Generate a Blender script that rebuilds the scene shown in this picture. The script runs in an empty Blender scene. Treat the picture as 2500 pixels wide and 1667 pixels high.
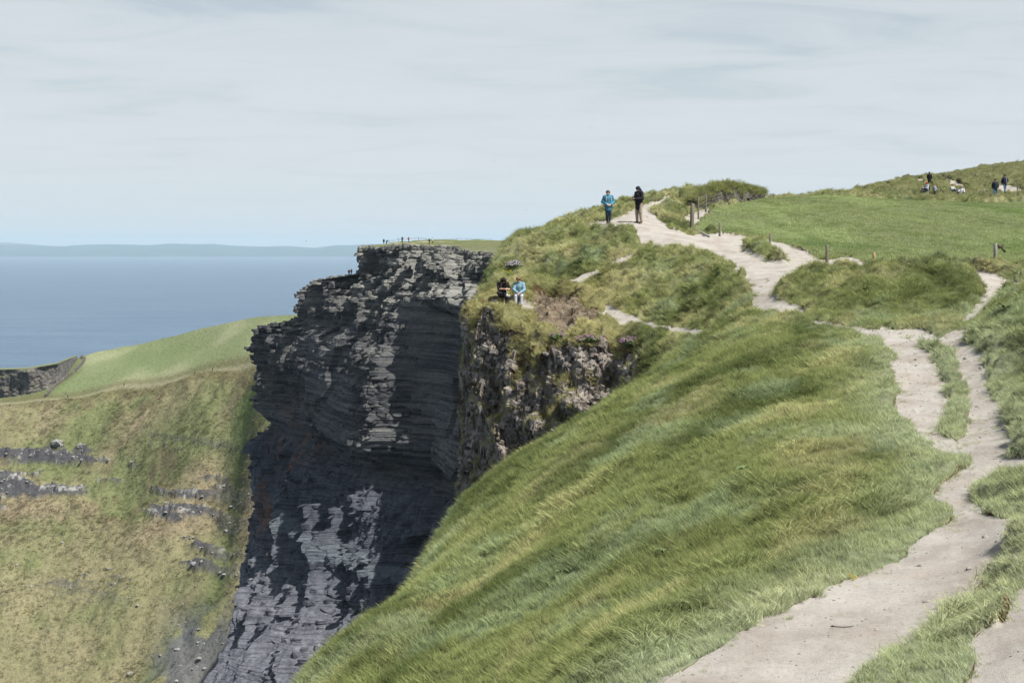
import bpy, bmesh, math, random
import numpy as np
from mathutils import Vector, Matrix
R = math.radians
F, HY, CX = 3472.0, 606.0, 1250.0          # focal length in px of the 2500-wide frame, eye level row, centre column
SEA_Z = -200.0
sc = bpy.context.scene
col = sc.collection
# ------------------------------------------------------------------ camera
cam = bpy.data.cameras.new('camera'); camo = bpy.data.objects.new('camera', cam); col.objects.link(camo)
cam.sensor_width = 36.0; cam.lens = 50.0; cam.shift_y = -(833.5 - HY) / 2500.0
cam.clip_start = 0.5; cam.clip_end = 120000.0
camo.location = (0, 0, 0); camo.rotation_euler = (R(90), 0, 0)
sc.camera = camo
# ------------------------------------------------------------------ light, sky, exposure
SUN_EL, SUN_BACK = R(56), R(36)            # height of the sun; how far it stands behind the camera's right hand
SUN = Vector((math.cos(SUN_EL)*math.cos(SUN_BACK), -math.cos(SUN_EL)*math.sin(SUN_BACK), math.sin(SUN_EL)))
sl = bpy.data.lights.new('sun', 'SUN'); slo = bpy.data.objects.new('sun', sl); col.objects.link(slo)
sl.energy = 5.0; sl.angle = R(0.55); sl.color = (1.0, 0.955, 0.88)
slo.rotation_euler = SUN.to_track_quat('Z', 'Y').to_euler()
w = bpy.data.worlds.new('World'); sc.world = w; w.use_nodes = True
N, L = w.node_tree.nodes, w.node_tree.links
N.clear()
def wn(t, **k):
    n = N.new(t)
    for a, b in k.items(): setattr(n, a, b)
    return n
sky = wn('ShaderNodeTexSky', sky_type='NISHITA', sun_disc=False, sun_elevation=SUN_EL, altitude=200.0,
         air_density=1.0, dust_density=1.2, ozone_density=1.0)
sky.sun_rotation = math.atan2(SUN.x, SUN.y)
tc = wn('ShaderNodeTexCoord')
sep = wn('ShaderNodeSeparateXYZ'); L.new(tc.outputs['Generated'], sep.inputs[0])
mz = wn('ShaderNodeMath', operation='MAXIMUM'); L.new(sep.outputs[2], mz.inputs[0]); mz.inputs[1].default_value = 0.0
az = wn('ShaderNodeMath', operation='ADD'); L.new(mz.outputs[0], az.inputs[0]); az.inputs[1].default_value = 0.06
dv = wn('ShaderNodeVectorMath', operation='DIVIDE'); L.new(tc.outputs['Generated'], dv.inputs[0])
cmb = wn('ShaderNodeCombineXYZ')
for i in range(3): L.new(az.outputs[0], cmb.inputs[i])
L.new(cmb.outputs[0], dv.inputs[1])
mp = wn('ShaderNodeMapping'); L.new(dv.outputs[0], mp.inputs[0]); mp.inputs['Scale'].default_value = (0.55, 0.80, 0.0)
mp.inputs['Rotation'].default_value = (0, 0, R(-7))
n1 = wn('ShaderNodeTexNoise'); n1.inputs['Scale'].default_value = 1.7; n1.inputs['Detail'].default_value = 8; n1.inputs['Roughness'].default_value = 0.62
n1.inputs['Distortion'].default_value = 0.9
L.new(mp.outputs[0], n1.inputs['Vector'])
mr = wn('ShaderNodeMapRange'); L.new(n1.outputs['Fac'], mr.inputs[0])
mr.inputs[1].default_value = 0.34; mr.inputs[2].default_value = 0.68; mr.inputs[3].default_value = 0.20; mr.inputs[4].default_value = 0.58
q1 = wn('ShaderNodeMath', operation='DIVIDE'); L.new(mr.outputs[0], q1.inputs[0]); L.new(az.outputs[0], q1.inputs[1])   # slant path through the thin cloud sheet
q2 = wn('ShaderNodeMath', operation='MULTIPLY'); L.new(q1.outputs[0], q2.inputs[0]); q2.inputs[1].default_value = -1.0
q3 = wn('ShaderNodeMath', operation='EXPONENT'); L.new(q2.outputs[0], q3.inputs[0])
q4 = wn('ShaderNodeMath', operation='SUBTRACT'); q4.inputs[0].default_value = 1.0; L.new(q3.outputs[0], q4.inputs[1])
mx = wn('ShaderNodeMix', data_type='RGBA'); L.new(q4.outputs[0], mx.inputs[0]); L.new(sky.outputs[0], mx.inputs[6])
mx.inputs[7].default_value = (7.8, 8.3, 8.62, 1)        # thin high cloud
bg = wn('ShaderNodeBackground'); L.new(mx.outputs[2], bg.inputs[0]); bg.inputs[1].default_value = 0.054
wo = wn('ShaderNodeOutputWorld'); L.new(bg.outputs[0], wo.inputs[0])
sc.view_settings.view_transform = 'Standard'; sc.view_settings.look = 'None'
sc.view_settings.exposure = 0.75; sc.view_settings.gamma = 1.0; sc.view_settings.use_curve_mapping = False
sc.render.engine = 'CYCLES'
sc.cycles.use_denoising = True
sc.cycles.max_bounces = 6; sc.cycles.diffuse_bounces = 1; sc.cycles.glossy_bounces = 2
sc.cycles.transmission_bounces = 3; sc.cycles.transparent_max_bounces = 6; sc.cycles.volume_bounces = 0
sc.render.film_transparent = False

# ------------------------------------------------------------------ numeric helpers
rng = np.random.default_rng(7)
random.seed(7)
def _u(i): return np.asarray(i).astype(np.int64).astype(np.uint32)
def _mix(h):
    h = h ^ (h >> np.uint32(13)); h = h*np.uint32(1274126177); h ^= h >> np.uint32(16); h *= np.uint32(2246822519); h ^= h >> np.uint32(15)
    return (h & np.uint32(0xFFFFFF)).astype(np.float32)*np.float32(1/0xFFFFFF)
M1, M2, M3 = np.uint32(374761393), np.uint32(668265263), np.uint32(2147483647)
def _sd(seed): return np.uint32((seed*1274126177) & 0xFFFFFFFF)
def _h(ix, iy, iz, seed): return _mix(_u(ix)*M1 + _u(iy)*M2 + _u(iz)*M3 + _sd(seed))
def vn(x, y, z=None, seed=0):
    """value noise in -1..1"""
    x = np.asarray(x, np.float32); y = np.asarray(y, np.float32)
    def sp(v):
        i = np.floor(v); f = v-i; return i.astype(np.int32).view(np.uint32), f*f*(3-2*f)
    ix, fx = sp(x); iy, fy = sp(y)
    a0 = ix*M1; a1 = a0+M1; b0 = iy*M2+_sd(seed); b1 = b0+M2
    def pl(k):
        p = _mix(a0+b0+k); p += (_mix(a1+b0+k)-p)*fx
        q = _mix(a0+b1+k); q += (_mix(a1+b1+k)-q)*fx
        return p+(q-p)*fy
    if z is None: return pl(np.uint32(0))*2-1
    iz, fz = sp(np.broadcast_to(np.asarray(z, np.float32), x.shape).copy()); c0 = iz*M3
    v = pl(c0); v += (pl(c0+M3)-v)*fz
    return v*2-1
def fbm(x, y, z=None, oct=4, seed=0, gain=0.5):
    t = 0; a = 1.0; s = 0
    for i in range(oct):
        k = 2.03**i
        t = t + a*vn(np.asarray(x)*k+17.3*i, np.asarray(y)*k-9.1*i, None if z is None else np.asarray(z)*k+5.7*i, seed+i*13)
        s += a; a *= gain
    return t/s
def sm(a, b, x):
    t = np.clip((np.asarray(x, float)-a)/(b-a), 0, 1); return t*t*(3-2*t)
def cells(x, y, seed=0):
    """2-d Voronoi: distance to nearest, second nearest, id in 0..1 of the nearest"""
    ix, iy = np.floor(x).astype(np.int64), np.floor(y).astype(np.int64)
    d1 = np.full(x.shape, 9.0); d2 = np.full(x.shape, 9.0); cid = np.zeros(x.shape)
    z0 = np.zeros_like(ix)
    for a in (-1, 0, 1):
        for b in (-1, 0, 1):
            px = ix+a+_h(ix+a, iy+b, z0, seed); py = iy+b+_h(ix+a, iy+b, z0, seed+5)
            d = np.hypot(px-x, py-y); i = _h(ix+a, iy+b, z0, seed+9)
            n = d < d1
            d2 = np.where(n, d1, np.minimum(d2, d)); cid = np.where(n, i, cid); d1 = np.where(n, d, d1)
    return d1, d2, cid
def tps(pts, val, lam):
    n = len(pts)
    d = np.linalg.norm(pts[:, None]-pts[None], axis=2)
    K = np.where(d > 0, d*d*np.log(d+1e-12), 0)
    P = np.hstack([np.ones((n, 1)), pts])
    A = np.zeros((n+3, n+3)); A[:n, :n] = K+lam*np.eye(n); A[:n, n:] = P; A[n:, :n] = P.T
    return np.linalg.solve(A, np.concatenate([val, np.zeros(3)]))
def tps_eval(pts, wt, q):
    out = np.empty(len(q)); n = len(pts)
    for i in range(0, len(q), 40000):
        b = q[i:i+40000]
        d2 = (b[:, 0:1]-pts[None, :, 0])**2 + (b[:, 1:2]-pts[None, :, 1])**2
        out[i:i+40000] = (0.5*d2*np.log(d2+1e-12)) @ wt[:n] + wt[n] + b @ wt[n+1:]
    return out
def poly_sdf(P, x, y):
    """signed distance in plan, negative inside; also index of the nearest edge and its parameter"""
    x = x.ravel(); y = y.ravel()
    best = np.full(x.shape, 1e9); be = np.zeros(x.shape, int); bt = np.zeros(x.shape); ins = np.zeros(x.shape, bool)
    n = len(P)
    for i in range(n):
        ax, ay = P[i]; bx, by = P[(i+1) % n]
        ex, ey = bx-ax, by-ay
        t = np.clip(((x-ax)*ex+(y-ay)*ey)/(ex*ex+ey*ey+1e-12), 0, 1)
        d = np.hypot(x-ax-t*ex, y-ay-t*ey)
        m = d < best
        best = np.where(m, d, best); be = np.where(m, i, be); bt = np.where(m, t, bt)
        if ay != by:
            c = ((ay > y) != (by > y)) & (x < (bx-ax)*(y-ay)/(by-ay)+ax)
            ins ^= c
    return np.where(ins, -best, best), be, bt
def at(px, py, Y):
    return Vector(((px-CX)/F*Y, Y, -(py-HY)/F*Y))

# ------------------------------------------------------------------ object helpers
def tag(o, label=None, cat=None, group=None, kind=None):
    if label: o['label'] = label
    if cat: o['category'] = cat
    if group: o['group'] = group
    if kind: o['kind'] = kind
    return o
def mesh_np(name, V, Fc, smooth=True):
    """V (n,3), Fc (m,3|4) -> mesh data"""
    me = bpy.data.meshes.new(name)
    V = np.asarray(V, np.float32); Fc = np.asarray(Fc, np.int32)
    k = Fc.shape[1]
    me.vertices.add(len(V)); me.vertices.foreach_set('co', V.ravel())
    me.loops.add(Fc.size); me.loops.foreach_set('vertex_index', Fc.ravel())
    me.polygons.add(len(Fc)); me.polygons.foreach_set('loop_start', np.arange(0, Fc.size, k, dtype=np.int32))
    try: me.polygons.foreach_set('loop_total', np.full(len(Fc), k, np.int32))
    except Exception: pass
    me.polygons.foreach_set('use_smooth', np.full(len(Fc), smooth, bool))
    me.update(); me.validate()
    return me
def add_obj(name, me, mat=None, parent=None):
    o = bpy.data.objects.new(name, me); col.objects.link(o)
    if mat and me is not None and not me.materials: me.materials.append(mat)
    if parent: o.parent = parent
    return o
def empty(name, loc, rz=0.0):
    o = bpy.data.objects.new(name, None); col.objects.link(o); o.location = loc; o.rotation_euler = (0, 0, rz); o.empty_display_size = 0.2
    return o
def set_col(me, name, arr):
    a = me.attributes.new(name, 'FLOAT_COLOR', 'POINT')
    arr = np.asarray(arr, np.float32)
    if arr.shape[1] == 3: arr = np.hstack([arr, np.ones((len(arr), 1), np.float32)])
    a.data.foreach_set('color', arr.ravel())
def grid_faces(nr, nc):
    i = np.arange(nr*nc).reshape(nr, nc)
    return np.stack([i[:-1, :-1], i[:-1, 1:], i[1:, 1:], i[1:, :-1]], -1).reshape(-1, 4)
def sub_mesh(name, V, Fc, keep, attrs=None):
    Fk = Fc[keep]; used = np.unique(Fk); m = np.full(len(V), -1); m[used] = np.arange(len(used))
    me = mesh_np(name, V[used], m[Fk])
    for k, a in (attrs or {}).items(): set_col(me, k, a[used])
    return me

def flat(me):
    me.polygons.foreach_set('use_smooth', np.zeros(len(me.polygons), bool)); return me
# ------------------------------------------------------------------ materials
ALBEDO = 0.52                               # from the tone a sunlit surface shows to the surface's own reflectance
def lin(r, g, b, k=ALBEDO):
    f = lambda c: ((c/255+0.055)/1.055)**2.4 if c/255 > 0.04045 else c/255/12.92
    return (f(r)*k, f(g)*k, f(b)*k, 1)
class Mat:
    def __init__(s, name, rough=0.9, spec=0.2):
        s.m = bpy.data.materials.new(name); s.m.use_nodes = True
        s.N, s.L = s.m.node_tree.nodes, s.m.node_tree.links
        s.b = s.N['Principled BSDF']; s.b.inputs['Roughness'].default_value = rough; s.b.inputs['Specular IOR Level'].default_value = spec
        s.tc = None
    def n(s, t, **k):
        n = s.N.new(t)
        for a, b in k.items(): setattr(n, a, b)
        return n
    def pos(s):
        if not s.tc: s.tc = s.n('ShaderNodeNewGeometry')
        return s.tc.outputs['Position']
    def noise(s, scale, detail=4, rough=0.55, stretch=None, dist=0.0, vec=None):
        n = s.n('ShaderNodeTexNoise'); n.inputs['Scale'].default_value = scale; n.inputs['Detail'].default_value = detail
        n.inputs['Roughness'].default_value = rough; n.inputs['Distortion'].default_value = dist
        v = vec or s.pos()
        if stretch:
            mp = s.n('ShaderNodeMapping'); mp.inputs['Scale'].default_value = stretch; s.L.new(v, mp.inputs[0]); v = mp.outputs[0]
        s.L.new(v, n.inputs['Vector'])
        return n.outputs['Fac']
    def ramp(s, fac, stops):
        r = s.n('ShaderNodeValToRGB'); s.L.new(fac, r.inputs[0])
        e = r.color_ramp.elements
        while len(e) < len(stops): e.new(0.5)
        for i, (p, c) in enumerate(stops): e[i].position = p; e[i].color = c if len(c) == 4 else (*c, 1)
        return r.outputs[0]
    def mix(s, fac, a, b, mode='MIX'):
        m = s.n('ShaderNodeMix', data_type='RGBA', blend_type=mode)
        for sock, v in ((m.inputs[0], fac), (m.inputs[6], a), (m.inputs[7], b)):
            if isinstance(v, (int, float)): sock.default_value = v
            elif isinstance(v, tuple): sock.default_value = v if len(v) == 4 else (*v, 1)
            else: s.L.new(v, sock)
        return m.outputs[2]
    def math(s, op, a, b=0.0, clamp=False):
        m = s.n('ShaderNodeMath', operation=op); m.use_clamp = clamp
        for sock, v in ((m.inputs[0], a), (m.inputs[1], b)):
            if isinstance(v, (int, float)): sock.default_value = v
            else: s.L.new(v, sock)
        return m.outputs[0]
    def rng(s, v, a, b, c=0.0, d=1.0):
        m = s.n('ShaderNodeMapRange'); s.L.new(v, m.inputs[0])
        for i, x in enumerate((a, b, c, d)): m.inputs[i+1].default_value = x
        return m.outputs[0]
    def attr(s, name, kind='GEOMETRY', out='Color'):
        a = s.n('ShaderNodeAttribute'); a.attribute_name = name; a.attribute_type = kind
        return a.outputs[out]
    def bump(s, h, strength=0.5, dist=0.1):
        b = s.n('ShaderNodeBump'); b.inputs['Strength'].default_value = strength; b.inputs['Distance'].default_value = dist
        s.L.new(h, b.inputs['Height']); s.L.new(b.outputs[0], s.b.inputs['Normal'])
    def base(s, c):
        if isinstance(c, tuple): s.b.inputs['Base Color'].default_value = c if len(c) == 4 else (*c, 1)
        else: s.L.new(c, s.b.inputs['Base Color'])
        return s
def plain(name, c, rough=0.85, var=0.12, scale=30.0, spec=0.2):
    m = Mat(name, rough, spec)
    k = m.noise(scale, 3)
    d = tuple(max(0, x*(1-var)) for x in c[:3]); u = tuple(min(1, x*(1+var)) for x in c[:3])
    m.base(m.ramp(k, [(0.3, d), (0.7, u)])); m.bump(k, 0.2, 0.01)
    return m.m
# ================================================================== SETTING
# ------------------------------------------------------------------ near ground: base surface from surveyed points (column, row, distance)
ROWS = {
 8:   [(300,3150),(720,2750),(1250,2120),(1600,1930),(2000,1900),(2400,1850),(2700,1800)],
 10:  [(300,2760),(720,2340),(1250,1856),(1600,1680),(2000,1667),(2300,1640),(2500,1595),(2800,1500)],
 14:  [(600,2119),(1000,1846),(1400,1580),(1700,1425),(2070,1368),(2350,1358),(2500,1300),(2800,1230)],
 17:  [(720,1852),(1100,1640),(1400,1500),(1700,1355),(2000,1260),(2200,1230),(2380,1225),(2500,1190),(2800,1110)],
 20:  [(600,1760),(870,1560),(1100,1510),(1400,1370),(1700,1235),(2000,1144),(2200,1118),(2330,1115),(2500,1080),(2800,1000)],
 25:  [(870,1490),(1100,1345),(1250,1280),(1400,1207),(1700,1082),(2000,1015),(2150,1015),(2280,1015),(2400,1005),(2500,975),(2800,880)],
 30:  [(1000,1270),(1170,1175),(1300,1110),(1500,1035),(1700,970),(1900,935),(2100,915),(2230,915),(2350,900),(2450,870),(2500,845),(2800,745)],
 33:  [(1100,1180),(1290,1108),(1400,1042),(1600,950),(1800,895),(2050,862),(2220,858),(2350,838),(2500,765),(2800,670)],
 37:  [(1250,1110),(1400,1035),(1600,930),(1800,845),(2000,818),(2180,808),(2350,788),(2420,762),(2500,735),(2800,655)],
 41:  [(1400,1010),(1600,915),(1700,860),(1800,806),(1900,790),(2000,786),(2100,782),(2300,762),(2400,735),(2500,715),(2800,650)],
 44:  [(1600,880),(1700,835),(1800,785),(1900,765),(2000,735),(2100,715),(2200,705),(2300,705),(2400,718),(2500,706)],
 47:  [(1600,840),(1700,815),(1800,755),(1850,735),(1950,700),(2100,686),(2200,666),(2300,664),(2400,694),(2500,700),(2800,650)],
 50:  [(1500,830),(1600,806),(1700,785),(1830,700),(1900,690),(2000,676),(2200,664),(2400,678),(2500,688)],
 52:  [(1200,830),(1300,825),(1400,815),(1500,795),(1600,795),(1700,765)],
 55:  [(1200,795),(1300,795),(1400,785),(1500,765),(1600,745),(1700,705),(1800,660),(1900,657),(2000,653),(2150,652),(2300,645),(2500,662),(2800,640)],
 57:  [(1150,775),(1200,767),(1300,767),(1400,752),(1500,732),(1600,708),(1700,680)],
 60:  [(1150,760),(1200,746),(1290,746),(1400,728),(1500,690),(1600,655),(1700,645),(1800,628),(1900,632),(2000,636),(2250,630),(2500,640),(2800,630)],
 62:  [(1170,735),(1200,715),(1290,706),(1400,690),(1500,660),(1600,628),(1700,618)],
 65:  [(1180,685),(1250,662),(1350,645),(1500,612),(1600,592),(1700,592),(1800,602),(1900,612),(2000,618),(2200,618),(2500,622)],
 70:  [(1200,640),(1250,622),(1300,606),(1400,570),(1485,543),(1560,541),(1620,556),(1700,570),(1800,582),(1900,590),(2000,592),(2200,594),(2500,600),(2800,610)],
 76:  [(1240,596),(1300,576),(1400,552),(1500,523),(1600,518),(1690,545),(1800,556),(1900,560),(2000,562),(2200,567),(2500,575)],
 82:  [(1300,568),(1390,541),(1420,530),(1480,526),(1560,503),(1620,497),(1700,522),(1760,526),(1850,530),(2000,532),(2200,540),(2500,548)],
 90:  [(1300,582),(1420,536),(1500,502),(1560,490),(1640,480),(1700,492),(1760,505),(1850,507),(2000,503),(2200,514),(2500,524),(2800,530)],
 98:  [(1420,540),(1560,497),(1640,472),(1700,474),(1760,492),(1850,494),(2000,484),(2200,495),(2500,504)],
 106: [(1560,520),(1680,470),(1760,480),(1850,488),(1920,485),(2000,477),(2200,486),(2500,493),(2800,500)],
 115: [(1700,482),(1850,500),(2000,497),(2200,500),(2350,500),(2500,500)],
 125: [(1850,505),(2000,507),(2100,502),(2200,496),(2300,491),(2440,489),(2500,484),(2800,480)],
 136: [(1960,515),(2000,508),(2060,488),(2100,480),(2200,484),(2280,477),(2340,480),(2440,480),(2500,470),(2800,455)],
 150: [(1960,525),(2030,494),(2060,480),(2110,460),(2200,462),(2300,468),(2400,463),(2500,455)],
 165: [(2110,466),(2200,444),(2270,462),(2340,457),(2400,452),(2500,444)],
 185: [(2200,446),(2225,427),(2270,446),(2320,440),(2400,437),(2500,428)],
 205: [(2225,434),(2300,432),(2400,424),(2500,413),(2800,385)],
 240: [(2225,455),(2300,430),(2400,411),(2500,398),(2800,360)],
 310: [(2300,450),(2400,430),(2500,410),(2800,380)],
}
CP = np.array([(px, py, Y) for Y, r in ROWS.items() for px, py in r], float)
def nrm(px, Y): return np.stack([np.asarray(px, float)/260.0, np.log(np.asarray(Y, float))*7.0], -1)
BW = tps(nrm(CP[:, 0], CP[:, 2]), CP[:, 1], 0.03)
BP = nrm(CP[:, 0], CP[:, 2])
def base_py(px, Y): return tps_eval(BP, BW, nrm(np.minimum(px, 2860), Y))
_YS = np.exp(np.linspace(math.log(7.5), math.log(310), 1500))
def locate(px, py, y0, y1):
    """plan position where the base surface is seen at (px, py), between the distances y0 and y1"""
    ys = _YS[(_YS >= y0) & (_YS <= y1)]
    v = base_py(np.full(len(ys), px), ys) - py
    c = np.nonzero((v[:-1] > 0) & (v[1:] <= 0))[0]
    if len(c): i = c[0]; t = v[i]/(v[i]-v[i+1]); Y = ys[i]*(1-t)+ys[i+1]*t
    else: Y = ys[np.argmin(np.abs(v))]
    return ((px-CX)/F*Y, Y)
def outline(pts, y0, y1, step=18):
    out = []
    for i in range(len(pts)):
        a, b = pts[i], pts[(i+1) % len(pts)]
        n = max(1, int(math.hypot(b[0]-a[0], b[1]-a[1])/step))
        for k in range(n): out.append(locate(a[0]+(b[0]-a[0])*k/n, a[1]+(b[1]-a[1])*k/n, y0, y1))
    return out
# the brink: everything on its seaward side falls away (column, distance, steepness, lean of the face)
BRINK = [(250,13,1.2),(560,17,1.2),(720,19,1.2),(870,21,1.3),(1100,25,1.3),(1170,29.5,1.5),(1290,33,1.5),(1400,36,1.6),(1500,38.5,1.7),
 (1590,40.5,1.8),(1650,43,1.9),(1660,45,1.8),(1635,47.5,1.8),(1590,49.5,1.8),(1520,51,1.8),(1440,52,1.8),(1360,53,1.8),(1290,54.6,1.9),(1230,56.4,2.1),(1190,57.4,2.6),
 (1165,58.3,5.0),(1156,60.3,6.0),(1172,63,5.0),(1198,66,4.0),(1236,71,3.0),(1258,78,2.0),(1305,84,1.8),(1375,87,1.5),(1470,91,1.0),(1550,99,0.8),
 (1640,109,0.7),(1720,121,0.6),(1850,136,0.6),(1960,148,0.8),(2030,152,1.0),(2095,163,1.0),(2180,186,1.0),(2215,205,0.8),(2290,260,0.5),(2400,330,0.4),
 (2400,600,0.4),(-3000,600,1),(-3000,13,1)]
BR = [((p-CX)/F*y, y) for p, y, s in BRINK]; BS = np.array([s for p, y, s in BRINK], float)
PATHS = [  # trodden ground as seen, with the range of distances it lies in
 ([(1480,1790),(1560,1690),(1640,1640),(1760,1565),(1880,1500),(2000,1435),(2100,1400),(2200,1350),(2290,1290),(2340,1265),(2345,1245),(2300,1205),(2305,1178),
   (2390,1135),(2400,1115),(2440,1116),(2500,1122),(2600,1130),(2600,1150),(2470,1140),(2430,1152),(2385,1172),(2362,1205),(2380,1235),(2410,1255),(2440,1265),(2520,1268),(2520,1290),(2470,1305),(2440,1350),
   (2400,1400),(2385,1440),(2330,1482),(2280,1535),(2180,1610),(2090,1690),(2000,1790)], 8, 26),
 ([(2330,1790),(2345,1667),(2372,1624),(2352,1575),(2388,1538),(2460,1510),(2400,1478),(2442,1460),(2500,1420),(2620,1350),(2800,1300),(2800,1790)], 7.5, 16),
 ([(2440,1118),(2330,1104),(2255,1066),(2203,1012),(2193,950),(2196,900),(2188,862),(2150,822),(2105,803),(2150,800),(2190,812),(2225,835),(2262,850),(2275,890),(2300,940),(2310,985),
   (2282,1022),(2290,1060),(2335,1092),(2360,1085),(2374,1050),(2377,1000),(2364,940),(2352,880),(2340,847),(2290,840),(2240,824),(2190,802),(2230,800),(2290,820),(2330,805),(2372,800),(2332,833),(2380,842),(2400,865),(2395,905),
   (2410,960),(2440,1010),(2445,1060),(2460,1110)], 18, 41),
 ([(1990,778),(2030,788),(2080,796),(2130,801),(2110,812),(2050,802),(2010,794)], 35, 46),
 ([(1880,766),(1850,742),(1840,700),(1830,672),(1790,642),(1740,617),(1700,602),(1650,598),(1590,601),(1570,590),(1560,568),(1500,560),(1450,552),(1415,545),(1450,540),(1500,534),(1530,522),(1560,502),(1600,491),
   (1640,479),(1668,476),(1610,500),(1585,514),(1600,532),(1640,558),(1690,571),(1760,567),(1840,577),(1905,591),(1966,612),(1995,634),(2040,632),(2070,624),(2098,634),(2150,655),(2160,661),(2000,668),(1930,673),(1915,686),
   (1920,700),(1882,702),(1884,722),(1930,740),(1955,755),(1950,775),(1910,776)], 43, 100),
 ([(2325,662),(2360,655),(2420,665),(2500,695),(2600,702),(2600,724),(2480,707),(2440,717),(2410,747),(2360,780),(2345,786),(2380,755),(2408,722),(2418,702),(2400,682)], 37, 58),
 ([(1482,742),(1504,757),(1545,776),(1602,790),(1682,803),(1770,813),(1770,818),(1700,818),(1600,803),(1522,787),(1482,762)], 44, 60),
 ([(1545,619),(1500,640),(1450,661),(1420,671),(1380,688),(1376,693),(1412,684),(1445,667),(1500,644),(1552,622)], 56, 70),
 ([(1205,741),(1290,738),(1305,750),(1288,760),(1205,760)], 57.5, 61),
 ([(1300,708),(1340,702),(1400,714),(1450,742),(1474,786),(1420,797),(1380,800),(1310,790),(1288,752)], 52, 63),
 ([(1665,542),(1690,520),(1720,512),(1735,508),(1705,530),(1690,548)], 72, 92),
 ([(2230,426),(2250,440),(2300,462),(2290,466),(2240,446),(2222,430)], 140, 205),
 ([(2300,432),(2330,440),(2360,455),(2420,450),(2400,458),(2340,462),(2320,450)], 140, 215),
 ([(2440,452),(2470,450),(2500,468),(2460,470),(2400,474),(2340,480),(2350,474),(2420,466)], 128, 175),
]
PATHS = [outline(p, a, b) for p, a, b in PATHS]
ISLE = [outline([(1815,596),(1850,601),(1900,620),(1927,643),(1890,640),(1840,623),(1812,610)], 55, 75, 10)]
MEADOW = outline([(1692,558),(1760,566),(1840,576),(1905,590),(1966,612),(1995,632),(2040,630),(2070,622),(2100,634),(2160,652),(2300,640),(2420,655),(2560,668),(2900,680),(2900,505),(2500,493),(2200,486),(2000,477),(1850,488),(1750,510),(1700,540)], 52, 107)
SCARP = PATHS.pop(9)

# grid of the near ground: columns of sight, rows of distance
def seg(a, b, s): return list(np.arange(a, b, s))
colpx = np.array(seg(300, 900, 9)+seg(900, 1130, 5)+seg(1130, 2520, 3.6)+seg(2520, 2960, 14)+seg(2960, 4600, 40))
rowY = np.array([8.0, 8.5, 9.0]+seg(9.2, 14, .07)+seg(14, 26, .075)+seg(26, 47, .085)+seg(47, 52, .06)+seg(52, 58.6, .033)+seg(58.6, 66, .06)+seg(66, 86, .14)+seg(86, 110, .33)+seg(110, 150, .7)+seg(150, 330, 1.6))
NR, NC = len(rowY), len(colpx)
PX, YY = np.meshgrid(colpx, rowY); PX = PX.ravel(); YY = YY.ravel()
XX = (PX-CX)/F*YY
ZZ = -(base_py(PX, YY)-HY)/F*YY
vd, ve, vt = poly_sdf(BR, XX, YY); vd = -vd                      # vd > 0: out over the brink
far = sm(60, 140, YY)
wob = fbm(XX*0.5, YY*0.5, seed=3)*0.35 + fbm(XX*1.7, YY*1.7, seed=4)*0.12
knoll = sm(46, 50, YY)*(1-sm(66, 72, YY))
vdn = vd + wob*(0.5+0.9*knoll)
pd = np.full(XX.shape, 9.0); pi_ = np.zeros(XX.shape, int)
for i, P in enumerate(PATHS):
    a = np.array(P); lo, hi = a.min(0)-1.2, a.max(0)+1.2
    m = (XX > lo[0]) & (XX < hi[0]) & (YY > lo[1]) & (YY < hi[1])
    d = np.full(XX.shape, 9.0); d[m] = poly_sdf(P, XX[m], YY[m])[0]
    pi_ = np.where(d < pd, i, pi_); pd = np.minimum(pd, d)
isl = np.full(XX.shape, 9.0)
for P in ISLE:
    a = np.array(P); m = (XX > a[:, 0].min()-1) & (XX < a[:, 0].max()+1) & (YY > a[:, 1].min()-1) & (YY < a[:, 1].max()+1)
    isl[m] = poly_sdf(P, XX[m], YY[m])[0]
pd = np.maximum(pd, -isl)
edge = 0.07*np.clip(YY/25, .6, 2.5)
pdn = pd + (fbm(XX*1.6, YY*1.6, seed=11)*0.12 + fbm(XX*5, YY*5, seed=12, oct=2)*0.04)*np.clip(YY/22, .7, 2.0) - .16*sm(12, 22, YY) - .08*sm(30, 50, YY)
path = 1-sm(-edge, edge, pdn)
level_ = pdn+.5*edge                                             # seam between turf and trodden earth
md, _, _ = poly_sdf(MEADOW, XX, YY)
meadow = (1-sm(-.15, .15, md + fbm(XX*2, YY*2, seed=14)*.15))*(1-path)
# relief
rough = (1-meadow)*(1-path)
mid = sm(36, 50, YY)
ca, sa = math.cos(R(58)), math.sin(R(58))
U = XX*ca+YY*sa; Wd = -XX*sa+YY*ca                               # along and across the combed grass
comb = fbm(U*0.42, Wd*1.4, seed=21, oct=3)*0.18 + fbm(U*1.4, Wd*2.8, seed=22, oct=3)*0.09
hum = fbm(XX*0.55, YY*0.42, seed=23, oct=3)*0.34 + (.35-np.abs(fbm(XX*1.05, YY*0.75, seed=24, oct=2)))*0.75 + fbm(XX*2.6, YY*1.8, seed=25, oct=2)*0.20
bank = sm(2330, 2480, PX)*(1-sm(47, 60, YY))
ZZ = ZZ + rough*((comb*(1-mid)) + hum*np.maximum(mid, bank*.8)*(1+.35*far))
ZZ = ZZ + meadow*(fbm(XX*.12, YY*.12, seed=31)*.25 + fbm(XX*.9, YY*.6, seed=32)*.07)
turf = (1-path)*np.exp(-(np.clip(pd, 0, 9)/0.35)**2)             # turf lip along the trodden edge
lipn = 0.6+0.6*fbm(XX*1.3, YY*1.3, seed=41)
ZZ = ZZ + turf*0.05*lipn*np.clip(YY/30, .3, 1.6) - path*0.05*np.clip(YY/25, .4, 1.8)*(0.7+.3*lipn)
ZZ = ZZ + path*(fbm(XX*1.1, YY*1.1, seed=42)*.05 + fbm(XX*3.5, YY*3.5, seed=43, oct=4)*.022)
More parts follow.
